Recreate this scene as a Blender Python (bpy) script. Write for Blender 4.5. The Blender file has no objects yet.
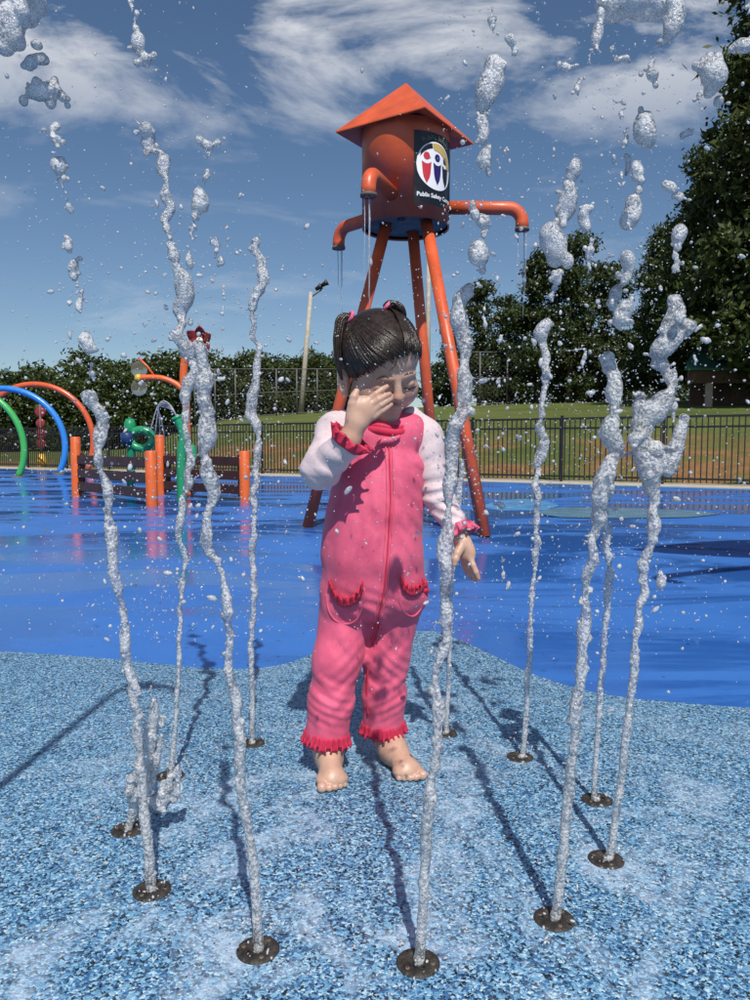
import bpy, math, random
import numpy as np
from mathutils import Vector, Matrix

random.seed(7)
rng = np.random.default_rng(7)
S = bpy.context.scene
COL = S.collection

# ------------------------------------------------------------------ camera, sky, sun, exposure
H_CAM = 0.72
PITCH = math.radians(4.2)
FPX = 751.0                                   # focal length in pixels of the 750 x 1000 photograph
cam_d = bpy.data.cameras.new('camera')
cam_d.sensor_fit = 'HORIZONTAL'
cam_d.sensor_width = 36.0
cam_d.lens = 36.0 * FPX / 750.0
cam_d.clip_start = 0.05
cam_d.clip_end = 3000
cam = bpy.data.objects.new('camera', cam_d)
COL.objects.link(cam)
cam.location = (0, 0, H_CAM)
cam.rotation_euler = (math.radians(90) - PITCH, 0, 0)
S.camera = cam

SUN_EL = math.radians(51)
SUN_AZ = math.radians(170)                    # from +Y towards +X: behind the camera
sun_dir = Vector((math.sin(SUN_AZ) * math.cos(SUN_EL), math.cos(SUN_AZ) * math.cos(SUN_EL), math.sin(SUN_EL)))

world = bpy.data.worlds.new('World')
S.world = world
world.use_nodes = True
wn, wl = world.node_tree.nodes, world.node_tree.links
wn.clear()
w_out = wn.new('ShaderNodeOutputWorld')
w_bg = wn.new('ShaderNodeBackground')
w_bg.inputs['Strength'].default_value = 0.085
w_sky = wn.new('ShaderNodeTexSky')
w_sky.sky_type = 'NISHITA'
w_sky.sun_disc = False
w_sky.sun_elevation = SUN_EL
w_sky.sun_rotation = SUN_AZ
w_sky.air_density = 1.0
w_sky.dust_density = 0.35
w_sky.ozone_density = 3.2
# clouds: thin fair-weather cloud laid out on a flat layer overhead
w_tc = wn.new('ShaderNodeTexCoord')
w_sep = wn.new('ShaderNodeSeparateXYZ')
wl.new(w_tc.outputs['Generated'], w_sep.inputs[0])
def wmath(op, a, b=None, clamp=False):
    n = wn.new('ShaderNodeMath'); n.operation = op; n.use_clamp = clamp
    for i, v in enumerate((a, b)):
        if v is None: continue
        if isinstance(v, (int, float)): n.inputs[i].default_value = v
        else: wl.new(v, n.inputs[i])
    return n.outputs[0]
zz = wmath('ADD', wmath('MAXIMUM', w_sep.outputs[2], 0.0), 0.16)
cx = wmath('DIVIDE', w_sep.outputs[0], zz)
cy = wmath('DIVIDE', w_sep.outputs[1], zz)
w_cmb = wn.new('ShaderNodeCombineXYZ')
wl.new(cx, w_cmb.inputs[0]); wl.new(cy, w_cmb.inputs[1])
w_n1 = wn.new('ShaderNodeTexNoise')
w_n1.inputs['Scale'].default_value = 1.55
w_n1.inputs['Detail'].default_value = 9
w_n1.inputs['Roughness'].default_value = 0.6
w_n1.inputs['Distortion'].default_value = 0.35
w_map = wn.new('ShaderNodeMapping')
w_map.inputs['Location'].default_value = (8.2, 4.4, 0)
w_map.inputs['Scale'].default_value = (1.0, 1.5, 1.0)
wl.new(w_cmb.outputs[0], w_map.inputs[0])
wl.new(w_map.outputs[0], w_n1.inputs['Vector'])
w_ramp = wn.new('ShaderNodeValToRGB')
w_ramp.color_ramp.elements[0].position = 0.53
w_ramp.color_ramp.elements[1].position = 0.65
wl.new(w_n1.outputs['Fac'], w_ramp.inputs[0])
w_mix = wn.new('ShaderNodeMix'); w_mix.data_type = 'RGBA'
w_lift = wmath('ADD', wmath('MULTIPLY', wmath('SUBTRACT', w_sep.outputs[2], 0.33), 7.0, True), 0.18, True)   # thicker cloud overhead, thinner low down
wl.new(wmath('MULTIPLY', wmath('MULTIPLY', w_ramp.outputs[0], 0.85), w_lift), w_mix.inputs['Factor'])
w_hsv = wn.new('ShaderNodeHueSaturation'); w_hsv.inputs['Saturation'].default_value = 1.06
wl.new(w_sky.outputs[0], w_hsv.inputs['Color']); wl.new(w_hsv.outputs[0], w_mix.inputs['A'])
w_mix.inputs['B'].default_value = (9.4, 9.6, 10.0, 1)
wl.new(w_mix.outputs['Result'], w_bg.inputs['Color'])
wl.new(w_bg.outputs[0], w_out.inputs[0])

sun_d = bpy.data.lights.new('sun', 'SUN')
sun_d.energy = 4.7
sun_d.angle = math.radians(0.7)
sun_d.color = (1.0, 0.95, 0.87)
sun = bpy.data.objects.new('sun', sun_d)
COL.objects.link(sun)
sun.rotation_euler = (-sun_dir).to_track_quat('-Z', 'Y').to_euler()
sun.location = sun_dir * 60

S.view_settings.view_transform = 'Standard'
S.view_settings.look = 'None'
S.view_settings.gamma = 1.0
S.view_settings.use_curve_mapping = False
S.view_settings.exposure = 0.0
S.cycles.use_denoising = True
S.cycles.max_bounces = 8
S.cycles.transparent_max_bounces = 24
S.cycles.transmission_bounces = 8
S.cycles.caustics_reflective = False
S.cycles.caustics_refractive = False
S.cycles.sample_clamp_indirect = 6

# ------------------------------------------------------------------ pixels to places
_c, _s = math.cos(PITCH), math.sin(PITCH)
def ray(px, py):
    x, y = (px - 375.0) / FPX, (500.0 - py) / FPX
    return np.array([x, _c + y * _s, y * _c - _s])
def P(px, py, Y):                              # the point at distance Y along the ground axis
    d = ray(px, py)
    return np.array([0, 0, H_CAM]) + d * (Y / d[1])
def G(px, py, z=0.0):                          # the point on the ground
    d = ray(px, py)
    return np.array([0, 0, H_CAM]) + d * ((z - H_CAM) / d[2])
def proj(p):
    v = np.asarray(p, float) - np.array([0, 0, H_CAM])
    z = v[1] * _c - v[2] * _s
    return 375 + FPX * v[0] / z, 500 - FPX * (v[1] * _s + v[2] * _c) / z

# ------------------------------------------------------------------ materials
def lin(r, g, b):
    f = lambda c: (c / 255 / 12.92) if c / 255 <= 0.04045 else ((c / 255 + 0.055) / 1.055) ** 2.4
    return (f(r), f(g), f(b), 1)
class NT:
    def __init__(s, name):
        s.m = bpy.data.materials.new(name); s.m.use_nodes = True
        s.n, s.l = s.m.node_tree.nodes, s.m.node_tree.links
        s.b = s.n['Principled BSDF']; s.out = s.n['Material Output']
        s._tc = None
    def tc(s):
        if s._tc is None: s._tc = s.n.new('ShaderNodeTexCoord')
        return s._tc.outputs['Object']
    def noise(s, scale, detail=4, rough=0.55, vec=None, dist=0.0, stretch=None):
        t = s.n.new('ShaderNodeTexNoise')
        t.inputs['Scale'].default_value = scale; t.inputs['Detail'].default_value = detail
        t.inputs['Roughness'].default_value = rough; t.inputs['Distortion'].default_value = dist
        v = vec or s.tc()
        if stretch:
            mp = s.n.new('ShaderNodeMapping'); mp.inputs['Scale'].default_value = stretch
            s.l.new(v, mp.inputs[0]); v = mp.outputs[0]
        s.l.new(v, t.inputs['Vector'])
        return t.outputs['Fac']
    def vor(s, scale, out='Color', feature='F1', vec=None, rnd=1.0):
        t = s.n.new('ShaderNodeTexVoronoi'); t.feature = feature
        t.inputs['Scale'].default_value = scale; t.inputs['Randomness'].default_value = rnd
        s.l.new(vec or s.tc(), t.inputs['Vector'])
        return t.outputs[out]
    def ramp(s, fac, stops, interp='LINEAR'):
        r = s.n.new('ShaderNodeValToRGB'); cr = r.color_ramp; cr.interpolation = interp
        while len(cr.elements) < len(stops): cr.elements.new(0.5)
        for e, (p, c) in zip(cr.elements, stops):
            e.position = p; e.color = c if not isinstance(c, (int, float)) else (c, c, c, 1)
        s.l.new(fac, r.inputs[0]); return r.outputs[0]
    def mix(s, fac, a, b, blend='MIX'):
        m = s.n.new('ShaderNodeMix'); m.data_type = 'RGBA'; m.blend_type = blend
        for k, v in (('Factor', fac), ('A', a), ('B', b)):
            if isinstance(v, bpy.types.NodeSocket): s.l.new(v, m.inputs[k])
            else: m.inputs[k].default_value = v
        return m.outputs['Result']
    def math(s, op, a, b=0.0, clamp=False):
        m = s.n.new('ShaderNodeMath'); m.operation = op; m.use_clamp = clamp
        for i, v in enumerate((a, b)):
            if isinstance(v, bpy.types.NodeSocket): s.l.new(v, m.inputs[i])
            else: m.inputs[i].default_value = v
        return m.outputs[0]
    def set(s, **kw):
        for k, v in kw.items():
            i = s.b.inputs[k.replace('_', ' ')]
            if isinstance(v, bpy.types.NodeSocket): s.l.new(v, i)
            else: i.default_value = v
        return s
    def bump(s, h, strength=0.3, dist=0.01):
        b = s.n.new('ShaderNodeBump'); b.inputs['Strength'].default_value = strength
        b.inputs['Distance'].default_value = dist
        s.l.new(h, b.inputs['Height']); s.l.new(b.outputs[0], s.b.inputs['Normal']); return b.outputs[0]
MATS = {}
def paint(name, col, rough=0.4, var=0.18, scale=9.0, bump=0.05, bscale=60, spec=0.5, metal=0.0):
    if name in MATS: return MATS[name]
    t = NT(name)
    dark = tuple(c * (1 - var) for c in col[:3]) + (1,)
    lite = tuple(min(1, c * (1 + var)) for c in col[:3]) + (1,)
    n = t.noise(scale, 6, 0.6)
    t.set(Base_Color=t.ramp(n, [(0.3, dark), (0.7, lite)]), Metallic=metal)
    t.set(Roughness=t.ramp(t.noise(scale * 2.3, 4), [(0.3, max(0.03, rough - 0.1)), (0.7, min(1, rough + 0.12))]))
    t.b.inputs['Specular IOR Level'].default_value = spec
    if bump: t.bump(t.noise(bscale, 3), bump, 0.01)
    MATS[name] = t.m
    return t.m

# ------------------------------------------------------------------ mesh helpers
def mesh_np(name, V, F, mat, smooth=True):
    me = bpy.data.meshes.new(name)
    V = np.asarray(V, np.float32); F = np.asarray(F, np.int32)
    n, k = F.shape
    me.vertices.add(len(V)); me.vertices.foreach_set('co', V.ravel())
    me.loops.add(n * k); me.loops.foreach_set('vertex_index', F.ravel())
    me.polygons.add(n); me.polygons.foreach_set('loop_start', np.arange(n, dtype=np.int32) * k)
    me.polygons.foreach_set('use_smooth', np.full(n, smooth))
    me.update(calc_edges=True); me.validate()
    if mat: me.materials.append(mat)
    return me
def obj_of(name, me, parent=None, loc=(0, 0, 0)):
    o = bpy.data.objects.new(name, me); COL.objects.link(o); o.location = loc
    if parent: o.parent = parent
    return o
def tag(o, label=None, cat=None, group=None, kind=None):
    if label: o['label'] = label
    if cat: o['category'] = cat
    if group: o['group'] = group
    if kind: o['kind'] = kind
    return o
def root(name, loc, label, cat, group=None):
    o = bpy.data.objects.new(name, None); COL.objects.link(o)
    o.location = Vector(loc); o.empty_display_size = 0.1
    return tag(o, label, cat, group)
def base_of(p):
    v = Vector((0, 0, 0))
    while p: v += p.location; p = p.parent
    return v
class MB:
    def __init__(s): s.v, s.f, s.sm = [], [], []
    def add(s, vs, fs, smooth=False):
        b = len(s.v); s.v += [tuple(map(float, v)) for v in vs]
        s.f += [tuple(i + b for i in f) for f in fs]; s.sm += [smooth] * len(fs); return s
    def box(s, lo, hi, ax=None, o=(0, 0, 0), bev=0.0):
        lo, hi = np.array(lo, float), np.array(hi, float); vs = []
        for z in (lo[2], hi[2]):
            for x, y in ((lo[0], lo[1]), (hi[0], lo[1]), (hi[0], hi[1]), (lo[0], hi[1])): vs.append(np.array([x, y, z]))
        if ax is not None: vs = [np.array(o) + v[0] * ax[0] + v[1] * ax[1] + v[2] * ax[2] for v in vs]
        else: vs = [np.array(o) + v for v in vs]
        return s.add(vs, [(3, 2, 1, 0), (4, 5, 6, 7), (0, 1, 5, 4), (1, 2, 6, 5), (2, 3, 7, 6), (3, 0, 4, 7)])
    def tube(s, pts, rad, n=10, caps=True, closed=False):
        pts = [np.array(p, float) for p in pts]
        if isinstance(rad, (int, float)): rad = [rad] * len(pts)
        vs, fs = [], []; prev = None; m = len(pts)
        for i, p in enumerate(pts):
            if closed: t = pts[(i + 1) % m] - pts[i - 1]
            else: t = pts[min(i + 1, m - 1)] - pts[max(i - 1, 0)]
            t = t / (np.linalg.norm(t) + 1e-12)
            if prev is None:
                a = np.array([0, 0, 1.0]) if abs(t[2]) < 0.9 else np.array([1.0, 0, 0])
                u = np.cross(a, t)
            else: u = prev - t * prev.dot(t)
            u = u / np.linalg.norm(u); prev = u; w = np.cross(t, u)
            for k in range(n):
                a = 2 * math.pi * k / n
                vs.append(p + rad[i] * (math.cos(a) * u + math.sin(a) * w))
        for i in range(m if closed else m - 1):
            j = (i + 1) % m
            for k in range(n):
                k2 = (k + 1) % n
                fs.append((i * n + k, i * n + k2, j * n + k2, j * n + k))
        s.add(vs, fs, True)
        if caps and not closed:
            b = len(s.v) - len(vs)
            s.f.append(tuple(b + k for k in reversed(range(n)))); s.sm.append(False)
            s.f.append(tuple(b + (m - 1) * n + k for k in range(n))); s.sm.append(False)
        return s
    def lathe(s, prof, c, n=24, ax=None):
        ax = ax or (np.array([1., 0, 0]), np.array([0, 1., 0]), np.array([0, 0, 1.]))
        vs, fs = [], []; m = len(prof)
        for r, z in prof:
            for k in range(n):
                a = 2 * math.pi * k / n
                vs.append(np.array(c) + ax[0] * r * math.cos(a) + ax[1] * r * math.sin(a) + ax[2] * z)
        for i in range(m - 1):
            for k in range(n):
                k2 = (k + 1) % n
                fs.append((i * n + k, i * n + k2, (i + 1) * n + k2, (i + 1) * n + k))
        return s.add(vs, fs, True)
    def ball(s, c, r, n=8, m=6):
        r = np.array(r if hasattr(r, '__len__') else (r, r, r), float)
        prof = [(math.sin(math.pi * i / m) + 1e-4, -math.cos(math.pi * i / m)) for i in range(m + 1)]
        vs, fs = [], []
        for q, z in prof:
            for k in range(n):
                a = 2 * math.pi * k / n
                vs.append(np.array(c) + r * np.array([q * math.cos(a), q * math.sin(a), z]))
        for i in range(m):
            for k in range(n):
                fs.append((i * n + k, i * n + (k + 1) % n, (i + 1) * n + (k + 1) % n, (i + 1) * n + k))
        return s.add(vs, fs, True)
    def build(s, name, mat, parent=None, loc=None, bevel=0.0):
        o0 = base_of(parent) if parent else (Vector(loc) if loc is not None else Vector((0, 0, 0)))
        o0 = np.array(o0)
        me = bpy.data.meshes.new(name)
        me.from_pydata([tuple(np.array(v) - o0) for v in s.v], [], s.f)
        me.polygons.foreach_set('use_smooth', s.sm); me.update()
        if mat: me.materials.append(mat)
        o = obj_of(name, me, parent, (0, 0, 0) if parent else (tuple(loc) if loc is not None else (0, 0, 0)))
        if bevel:
            b = o.modifiers.new('bevel', 'BEVEL'); b.width = bevel; b.segments = 2; b.limit_method = 'ANGLE'
        return o
def spline(pts, n):
    pts = np.array(pts, float); m = len(pts); out = []
    for i in range(m - 1):
        p0, p1, p2, p3 = pts[max(i - 1, 0)], pts[i], pts[i + 1], pts[min(i + 2, m - 1)]
        for k in range(n):
            t = k / n
            out.append(0.5 * (2 * p1 + (p2 - p0) * t + (2 * p0 - 5 * p1 + 4 * p2 - p3) * t * t + (3 * p1 - p0 - 3 * p2 + p3) * t ** 3))
    out.append(pts[-1]); return out
def vnoise(x, seed=0):                          # smooth 1-D noise in -1..1
    i = math.floor(x); f = x - i; f = f * f * (3 - 2 * f)
    h = lambda k: ((math.sin((k + seed * 17.3) * 127.1 + 3.7) * 43758.5453) % 1.0) * 2 - 1
    return h(i) * (1 - f) + h(i + 1) * f

# ------------------------------------------------------------------ implicit surfaces
class Field:
    def __init__(s, lo, hi, h):
        s.lo = np.array(lo, float); s.h = h
        s.n = np.ceil((np.array(hi) - s.lo) / h).astype(int) + 1
        s.ax = [s.lo[i] + h * np.arange(s.n[i]) for i in range(3)]
        s.F = np.full(s.n, 0.2, np.float32)
    def blk(s, lo, hi):
        a = np.clip(np.floor((np.array(lo) - s.lo) / s.h).astype(int), 0, s.n)
        b = np.clip(np.ceil((np.array(hi) - s.lo) / s.h).astype(int) + 1, 0, s.n)
        sl = tuple(slice(int(a[i]), int(b[i])) for i in range(3))
        X = s.ax[0][sl[0]][:, None, None].astype(np.float32); Y = s.ax[1][sl[1]][None, :, None].astype(np.float32)
        Z = s.ax[2][sl[2]][None, None, :].astype(np.float32)
        return sl, X, Y, Z
    def put(s, sl, d, k, op):
        A = s.F[sl]
        if A.size == 0: return
        if op == 'u':
            if k > 0: h = np.maximum(k - np.abs(A - d), 0) / k; s.F[sl] = np.minimum(A, d) - h * h * k * 0.25
            else: s.F[sl] = np.minimum(A, d)
        else:
            d = -d; h = np.maximum(k - np.abs(A - d), 0) / max(k, 1e-6); s.F[sl] = np.maximum(A, d) + h * h * k * 0.25
    def cap(s, a, b, ra, rb, k=0.008, op='u'):
        a, b = np.array(a, float), np.array(b, float); m = max(ra, rb) + k + 2 * s.h
        sl, X, Y, Z = s.blk(np.minimum(a, b) - m, np.maximum(a, b) + m)
        d = b - a; L2 = d.dot(d) + 1e-12
        px, py, pz = X - a[0], Y - a[1], Z - a[2]
        t = np.clip((px * d[0] + py * d[1] + pz * d[2]) / L2, 0, 1)
        q = np.sqrt((px - t * d[0]) ** 2 + (py - t * d[1]) ** 2 + (pz - t * d[2]) ** 2) - (ra + (rb - ra) * t)
        s.put(sl, q, k, op); return s
    def ell(s, c, r, k=0.01, R=None, op='u'):
        c = np.array(c, float); r = np.array(r, float)
        m = max(r) + k + 2 * s.h
        sl, X, Y, Z = s.blk(c - m, c + m)
        x, y, z = X - c[0], Y - c[1], Z - c[2]
        if R is not None: x, y, z = [x * a[0] + y * a[1] + z * a[2] for a in R]
        k0 = np.sqrt((x / r[0]) ** 2 + (y / r[1]) ** 2 + (z / r[2]) ** 2) + 1e-6
        k1 = np.sqrt((x / r[0] ** 2) ** 2 + (y / r[1] ** 2) ** 2 + (z / r[2] ** 2) ** 2) + 1e-6
        s.put(sl, k0 * (k0 - 1) / k1, k, op); return s
    def mesh(s):
        F, h = s.F, s.h; ins = F < 0
        nx, ny, nz = F.shape
        c = np.zeros((nx - 1, ny - 1, nz - 1), np.int8)
        for i in (0, 1):
            for j in (0, 1):
                for k in (0, 1): c += ins[i:nx - 1 + i, j:ny - 1 + j, k:nz - 1 + k]
        act = np.argwhere((c > 0) & (c < 8))
        idx = np.full(c.shape, -1, np.int32); idx[act[:, 0], act[:, 1], act[:, 2]] = np.arange(len(act))
        pos = np.zeros((len(act), 3)); cnt = np.zeros(len(act))
        cor = [(i, j, k) for i in (0, 1) for j in (0, 1) for k in (0, 1)]
        for A in cor:
            for ax in range(3):
                if A[ax]: continue
                B = list(A); B[ax] = 1
                fa = F[act[:, 0] + A[0], act[:, 1] + A[1], act[:, 2] + A[2]]; fb = F[act[:, 0] + B[0], act[:, 1] + B[1], act[:, 2] + B[2]]
                m = (fa < 0) != (fb < 0)
                t = np.where(m, fa / np.where(m, fa - fb, 1), 0)
                p = np.array(A, float)[None, :].repeat(len(act), 0); p[:, ax] = t
                pos[m] += p[m]; cnt[m] += 1
        V = s.lo + (act + pos / cnt[:, None]) * h
        Q = []
        for ax in range(3):
            a = [slice(None)] * 3; b = [slice(None)] * 3; a[ax] = slice(0, -1); b[ax] = slice(1, None)
            e = np.argwhere(ins[tuple(a)] != ins[tuple(b)])
            u, w = (ax + 1) % 3, (ax + 2) % 3
            ok = (e[:, u] > 0) & (e[:, w] > 0) & (e[:, u] < F.shape[u] - 1) & (e[:, w] < F.shape[w] - 1); e = e[ok]
            def cell(du, dw):
                q = e.copy(); q[:, u] += du; q[:, w] += dw; return idx[q[:, 0], q[:, 1], q[:, 2]]
            q = np.stack([cell(-1, -1), cell(0, -1), cell(0, 0), cell(-1, 0)], 1)
            fl = ~ins[e[:, 0], e[:, 1], e[:, 2]]
            q[fl] = q[fl][:, ::-1]; Q.append(q)
        return V, np.concatenate(Q)
    def hit(s, px, py, y0=1.2, y1=2.0, back=0.0):     # first surface point on the ray through a pixel
        for Y in np.arange(y0, y1, 0.001):
            p = P(px, py, Y); i = np.round((p - s.lo) / s.h).astype(int)
            if (i >= 0).all() and (i < s.n).all() and s.F[tuple(i)] < 0: return P(px, py, Y - 0.001 + back)
        return None
def rotm(F, Sd):                                  # rows: side, forward, up
    F = np.array(F) / np.linalg.norm(F); Sd = np.array(Sd, float); Sd -= F * F.dot(Sd); Sd /= np.linalg.norm(Sd)
    return np.array([Sd, F, np.cross(F, Sd)])

# ------------------------------------------------------------------ ground materials
def m_blue():
    t = NT('wet_blue_coating')
    wet = t.ramp(t.noise(0.75, 7, 0.66, stretch=(0.6, 1.4, 1), dist=0.9), [(0.46, 0), (0.54, 1)])
    n = t.noise(1.3, 6, 0.6)
    c = t.ramp(n, [(0.25, (0.028, 0.132, 0.455, 1)), (0.75, (0.050, 0.185, 0.55, 1))])
    c = t.mix(t.math('MULTIPLY', wet, 0.5), c, (0.014, 0.075, 0.33, 1))
    fine = t.noise(260, 3, 0.7)
    c = t.mix(t.ramp(fine, [(0.60, 0), (0.75, 0.22)]), c, (0.12, 0.28, 0.62, 1))
    sc = t.noise(9, 7, 0.7, dist=1.0)
    c = t.mix(t.ramp(sc, [(0.62, 0), (0.8, 0.18)]), c, (0.2, 0.33, 0.58, 1))
    t.set(Base_Color=c, Roughness=t.ramp(wet, [(0, 0.42), (1, 0.05)]))
    t.b.inputs['Specular IOR Level'].default_value = 0.5
    h = t.math('ADD', t.math('MULTIPLY', fine, 0.10), t.math('MULTIPLY', t.noise(6, 4), 0.5))
    t.bump(h, 0.22, 0.006)
    return t.m
def m_granule():
    t = NT('wet_blue_rubber_granules')
    v = t.n.new('ShaderNodeTexVoronoi'); v.inputs['Scale'].default_value = 255
    wob = t.n.new('ShaderNodeVectorMath'); wob.operation = 'ADD'
    nz = t.n.new('ShaderNodeTexNoise'); nz.inputs['Scale'].default_value = 160; nz.inputs['Detail'].default_value = 2
    t.l.new(t.tc(), nz.inputs['Vector'])
    sc = t.n.new('ShaderNodeVectorMath'); sc.operation = 'SCALE'; sc.inputs['Scale'].default_value = 0.009
    t.l.new(nz.outputs['Color'], sc.inputs[0]); t.l.new(t.tc(), wob.inputs[0]); t.l.new(sc.outputs[0], wob.inputs[1])
    t.l.new(wob.outputs[0], v.inputs['Vector'])
    sep = t.n.new('ShaderNodeSeparateColor'); t.l.new(v.outputs['Color'], sep.inputs[0])
    c = t.ramp(sep.outputs[0], [(0, (0.014, 0.022, 0.034, 1)), (0.13, (0.04, 0.09, 0.17, 1)), (0.30, (0.045, 0.15, 0.33, 1)),
                                (0.46, (0.13, 0.31, 0.50, 1)), (0.70, (0.23, 0.44, 0.62, 1)), (0.90, (0.45, 0.63, 0.75, 1))], 'CONSTANT')
    big = t.noise(3.2, 6, 0.65, dist=0.5)
    c = t.mix(t.ramp(big, [(0.38, 0.55), (0.6, 0.0)]), c, (0.03, 0.10, 0.21, 1), 'MULTIPLY') if False else c
    foam = t.math('MULTIPLY', t.ramp(t.noise(4.0, 8, 0.62, dist=1.4), [(0.47, 0), (0.66, 1)]),
                  t.ramp(t.noise(22, 5, 0.6, dist=1.5), [(0.36, 0.15), (0.62, 0.85)]))
    # thin aerated water lies thickest around the ring of nozzles
    rad = t.n.new('ShaderNodeVectorMath'); rad.operation = 'DISTANCE'
    t.l.new(t.tc(), rad.inputs[0]); rad.inputs[1].default_value = (0.08, 1.25, 0)
    foam = t.math('MULTIPLY', foam, t.ramp(t.math('DIVIDE', rad.outputs['Value'], 2.0), [(0.18, 1.0), (0.62, 0.12)]))
    c = t.mix(foam, c, (0.50, 0.62, 0.76, 1))
    t.set(Base_Color=c)
    r = t.ramp(sep.outputs[1], [(0, 0.12), (1, 0.42)])
    t.set(Roughness=t.mix(foam, r, (0.25, 0.25, 0.25, 1)))
    hh = t.math('ADD', t.math('MULTIPLY', sep.outputs[2], 0.8), t.math('MULTIPLY', v.outputs['Distance'], -0.7))
    hh = t.math('ADD', hh, t.math('MULTIPLY', t.noise(28, 3), 0.5))
    t.bump(t.math('MULTIPLY', hh, t.math('SUBTRACT', 1.0, t.math('MULTIPLY', foam, 0.8))), 0.55, 0.004)
    return t.m
def m_lawn():
    t = NT('lawn_with_clay')
    n = t.noise(0.35, 8, 0.65)
    g = t.ramp(n, [(0.25, (0.075, 0.105, 0.026, 1)), (0.5, (0.13, 0.155, 0.042, 1)), (0.8, (0.23, 0.22, 0.075, 1))])
    g = t.mix(t.ramp(t.noise(9, 6, 0.7), [(0.35, 0.0), (0.7, 0.6)]), g, (0.05, 0.075, 0.018, 1))
    return t, g
LAWN_T, LAWN_G = m_lawn()

# fence line along the far edge of the pad
F_L, F_R = np.array([-12.0, 24.0]), np.array([6.4, 12.8])
f_dir = (F_R - F_L) / np.linalg.norm(F_R - F_L)
f_nrm = np.array([-f_dir[1], f_dir[0]])
def beyond(x, y): return (x - F_L[0]) * f_nrm[0] + (y - F_L[1]) * f_nrm[1]
U_K = [-0.9, -0.5, -0.32, -0.24, -0.15, 0.0, 0.2, 0.5, 0.9]
Z_K = [0.012, 0.015, 0.022, 0.075, 0.092, 0.102, 0.104, 0.100, 0.09]
def hill(x, y):
    s = beyond(x, y) - 0.9
    u = x / max(y, 1.0)
    k = np.interp(u, U_K, Z_K)
    s = max(s, 0.0)
    sat = 34.0
    q = sat * (1 - math.exp(-s / sat)) if s < 200 else sat
    bank = 0.45 * (1 - math.exp(-s / 2.2)) if u > -0.2 else 0.45 * (1 - math.exp(-s / 2.2)) * max(0, (u + 0.34) / 0.14)
    return k * q * 1.38 + max(bank, 0)

# ------------------------------------------------------------------ ground sheet: lawn out to the horizon
xs = np.concatenate([-np.geomspace(1500, 45, 10), np.arange(-42, 42.1, 1.0), np.geomspace(45, 1500, 10)])
ys = np.concatenate([[-1500, -500, -150, -60, -30, -15, -6], np.arange(0, 80.1, 1.0), np.geomspace(85, 1500, 12)])
V, Fq = [], []
for y in ys:
    for x in xs:
        z = hill(x, y)
        V.append((x, y, -0.03 if beyond(x, y) < 0.9 else z - 0.03))
nx = len(xs)
for j in range(len(ys) - 1):
    for i in range(nx - 1):
        a = j * nx + i; Fq.append((a, a + 1, a + nx + 1, a + nx))
t = LAWN_T
clay_n = t.noise(0.42, 8, 0.66, dist=0.5)
vm = t.n.new('ShaderNodeVectorMath'); vm.operation = 'DOT_PRODUCT'; vm.inputs[1].default_value = (f_nrm[0], f_nrm[1], 0)
t.l.new(t.tc(), vm.inputs[0])
sfac = t.math('SUBTRACT', vm.outputs['Value'], float(F_L.dot(f_nrm)))
near = t.ramp(t.math('DIVIDE', t.math('ADD', sfac, t.math('MULTIPLY', t.noise(0.8, 5), 5.0)), 10.0), [(0.0, 0.8), (0.6, 0.9), (0.85, 0.0)])
clay = t.math('MULTIPLY', t.ramp(clay_n, [(0.42, 0), (0.56, 0.85)]), near)
c = t.mix(clay, LAWN_G, t.ramp(t.noise(3, 5), [(0.3, (0.24, 0.090, 0.042, 1)), (0.7, (0.38, 0.19, 0.095, 1))]))
t.set(Base_Color=c, Roughness=0.95); t.b.inputs['Specular IOR Level'].default_value = 0.15
t.bump(t.noise(14, 5, 0.7), 0.8, 0.08)
gr = obj_of('ground', mesh_np('ground', V, Fq, t.m)); tag(gr, kind='structure')

# ------------------------------------------------------------------ splash pad
def on_line(tt, off): p = F_L + f_dir * tt + f_nrm * off; return (p[0], p[1])
def sheet(name, pts, z, mat, thick=0.0):
    m = MB(); n = len(pts)
    if not thick: m.add([(p[0], p[1], z) for p in pts], [tuple(range(n))])
    else:
        m.add([(p[0], p[1], z) for p in pts] + [(p[0], p[1], z - thick) for p in pts],
              [tuple(range(n))] + [(i, i + n, (i + 1) % n + n, (i + 1) % n) for i in range(n)])
    o = m.build(name, mat); return tag(o, kind='structure')
pad = [on_line(-14, -0.62), (-26, -8), (14, -8), on_line(32, -0.62)]
M_BLUE, M_GRAN = m_blue(), m_granule()
sheet('splash_pad', pad[::-1] if False else pad, 0.0, M_BLUE, 0.2)
M_CONC = paint('concrete', (0.50, 0.44, 0.35, 1), 0.85, 0.16, 3, 0.2, 90)
sheet('concrete_walk', [on_line(-16, 0.55), on_line(-16, -0.612), on_line(34, -0.612), on_line(34, 0.55)], 0.014, M_CONC, 0.2)
M_PALE = paint('pale_blue_coating', (0.10, 0.33, 0.66, 1), 0.22, 0.14, 3, 0.12, 120)
sheet('pale_border_band', [on_line(13.5, -0.63), on_line(13.5, -0.66), on_line(19, -0.98), on_line(34, -1.2), on_line(34, -0.63)], 0.004, M_PALE)
def curve_sheet(name, edge, mat, z):
    return sheet(name, edge, z, mat)
def gpx(l): return [tuple(G(x, y)[:2]) for x, y in l]
M_PALE2 = paint('grey_blue_coating', (0.13, 0.27, 0.40, 1), 0.2, 0.14, 3, 0.12, 120)
curve_sheet('pale_wave_band', gpx([(478, 507), (500, 500.5), (525, 499), (548, 501.5), (560, 506), (545, 510.5), (500, 511)]), M_PALE, 0.004)
curve_sheet('grey_wave_band', gpx([(530, 513), (560, 508), (620, 508.5), (690, 511), (722, 514.5), (690, 518), (620, 519), (560, 518)]), M_PALE2, 0.008)
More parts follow.
